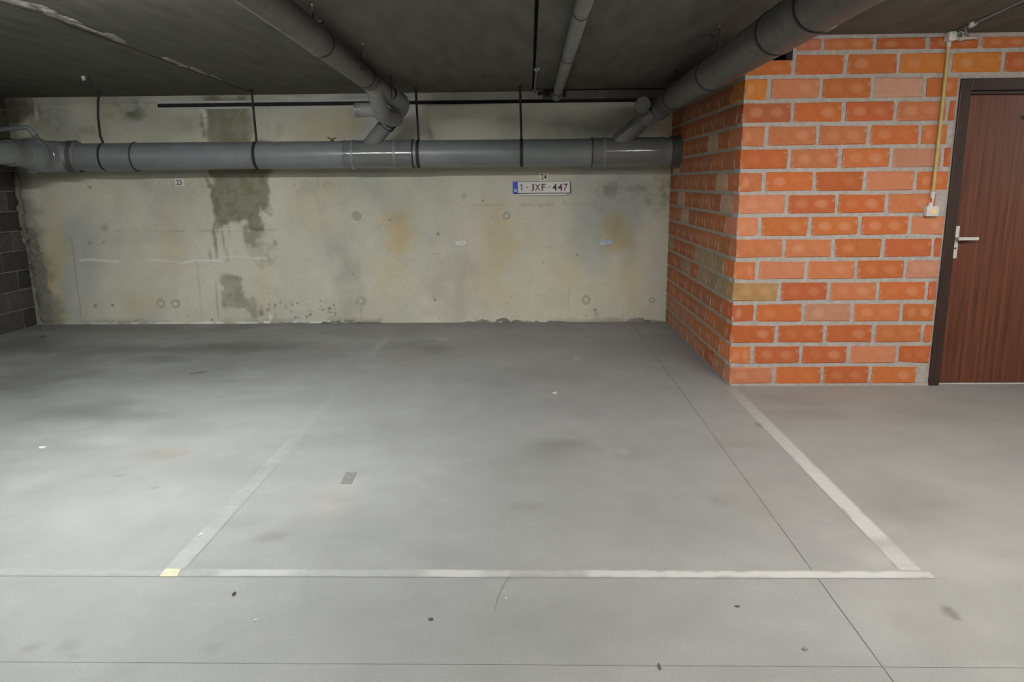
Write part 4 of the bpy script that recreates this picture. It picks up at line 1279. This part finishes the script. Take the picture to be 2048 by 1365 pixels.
tag(bm_obj('floor_patch', bm, 'patch'), 'small dark grey square patch glued to the floor of the bay', 'patch')
for k, (u, v, rx, ry, rz, mt, nm, lb) in enumerate([
    (1110, 787, 4.5, 2.0, 0.004, 'paper', 'paper_scrap', 'tiny white paper scrap in the middle of the bay floor'),
    (85, 896, 6.5, 2.2, 0.004, 'paper', 'paper_scrap', 'white scrap on the floor near the left edge'),
    (511, 1242, 3.0, 2.0, 0.004, 'paper', 'paper_scrap', 'tiny white crumb on the floor below the bay line, left'),
    (1013, 1199, 2.5, 1.8, 0.004, 'paper', 'paper_scrap', 'tiny white crumb on the floor below the bay line, centre'),
    (402, 1071, 4.0, 3.0, 0.004, 'paper', 'paper_scrap', 'small white fleck on the faded left bay line'),
    (468, 1190, 3.0, 3.5, 0.006, 'dark_debris', 'dirt_crumb', 'tiny dark crumb on the floor below the yellow tape'),
    (861, 1240, 6.0, 2.4, 0.004, 'dark_debris', 'dirt_crumb', 'flat dark crumb on the floor near the bottom centre'),
    (86, 674, 3.5, 1.6, 0.008, 'dark_debris', 'dirt_crumb', 'black crumb on the floor at the foot of the left wall corner'),
    (1318, 1335, 3.0, 7.0, 0.003, 'dark_debris', 'dirt_crumb', 'thin dark sliver on the floor at the bottom edge'),
    (1608, 1299, 6.0, 3.0, 0.003, 'patch', 'dirt_crumb', 'small grey fleck on the floor beside the long joint'),
    (1474, 1214, 6.0, 1.6, 0.003, 'dark_debris', 'dirt_crumb', 'thin dark fleck below the white line on the right')]):
    x, y = floor_pt(u, v)
    wx = (floor_pt(u + rx, v)[0] - floor_pt(u - rx, v)[0]) / 2; wy = (floor_pt(u, v - ry)[1] - floor_pt(u, v + ry)[1]) / 2
    tag(lump(nm, (x, y, rz * 0.5), wx, wy, rz, mt, None, 50 + k), lb, 'debris')
sx0, sx1 = floor_pt(380, 749), floor_pt(413, 745)
tag(tube('twig', [(*sx0, 0.008), ((sx0[0] + sx1[0]) / 2, (sx0[1] + sx1[1]) / 2 - 0.01, 0.011), (*sx1, 0.008)], [0.003, 0.0045, 0.003], 'dark_debris', None, 8), 'dark twig lying on the floor of the left bay', 'debris')

# ------------------------------------------------------------------ ceiling lamps of the aisle (above and beside the viewer; rear pair added as fill)
def lamp(x, y, col, k, label):
    z = Hc(y)
    t = empty('fluorescent_lamp', (x, y, z)); t.matrix_world = Matrix.Identity(4)
    tag(t, label, 'lamp', 'fluorescent lamps over the aisle')
    box('lamp_housing', x - 0.66, x + 0.66, y - 0.066, y + 0.066, z - 0.022, z - 0.002, 'white_plastic', t, 0.004)
    zt = z - 0.055
    for sgn in (-1, 1):      # added skirts to just below mid tube, shaped to dim the upper wall
        box('added_skirt', x - 0.66, x + 0.66, y + sgn * 0.063 - 0.003, y + sgn * 0.063 + 0.003, zt - SKIRT, z - 0.020, 'white_plastic', t)
        box('lamp_holder', x + sgn * 0.635 - 0.012, x + sgn * 0.635 + 0.012, y - 0.02, y + 0.02, zt - 0.015, z - 0.020, 'white_plastic', t, 0.003)
    tube('lamp_tube', [(x - 0.62, y, zt), (x + 0.62, y, zt)], 0.019, emit_mat('tube_light', col, LAMP_STRENGTH * k), t, 16)


SKIRT = 0.006
WARM, COOL = (1.0, 0.965, 0.89), (0.955, 0.985, 0.98)
lamp(-2.05, 3.35, COOL, 0.94, 'fluorescent ceiling lamp over the aisle, left of the viewer')
lamp(1.95, 2.45, WARM, 0.56, 'fluorescent ceiling lamp over the aisle, right of the viewer')
lamp(6.3, 2.2, WARM, 0.85, 'fluorescent ceiling lamp over the aisle, far right beyond the door')
lamp(-6.6, 0.8, COOL, 0.45, 'fluorescent ceiling lamp over the aisle, far left')
lamp(-2.3, -2.6, WARM, 0.72, 'added fluorescent fill lamp behind the viewer, on the left')  # unseen lamp added as ambient fill
lamp(1.85, -2.6, WARM, 0.72, 'added fluorescent fill lamp behind the viewer, on the right')  # second added fill lamp, also unseen
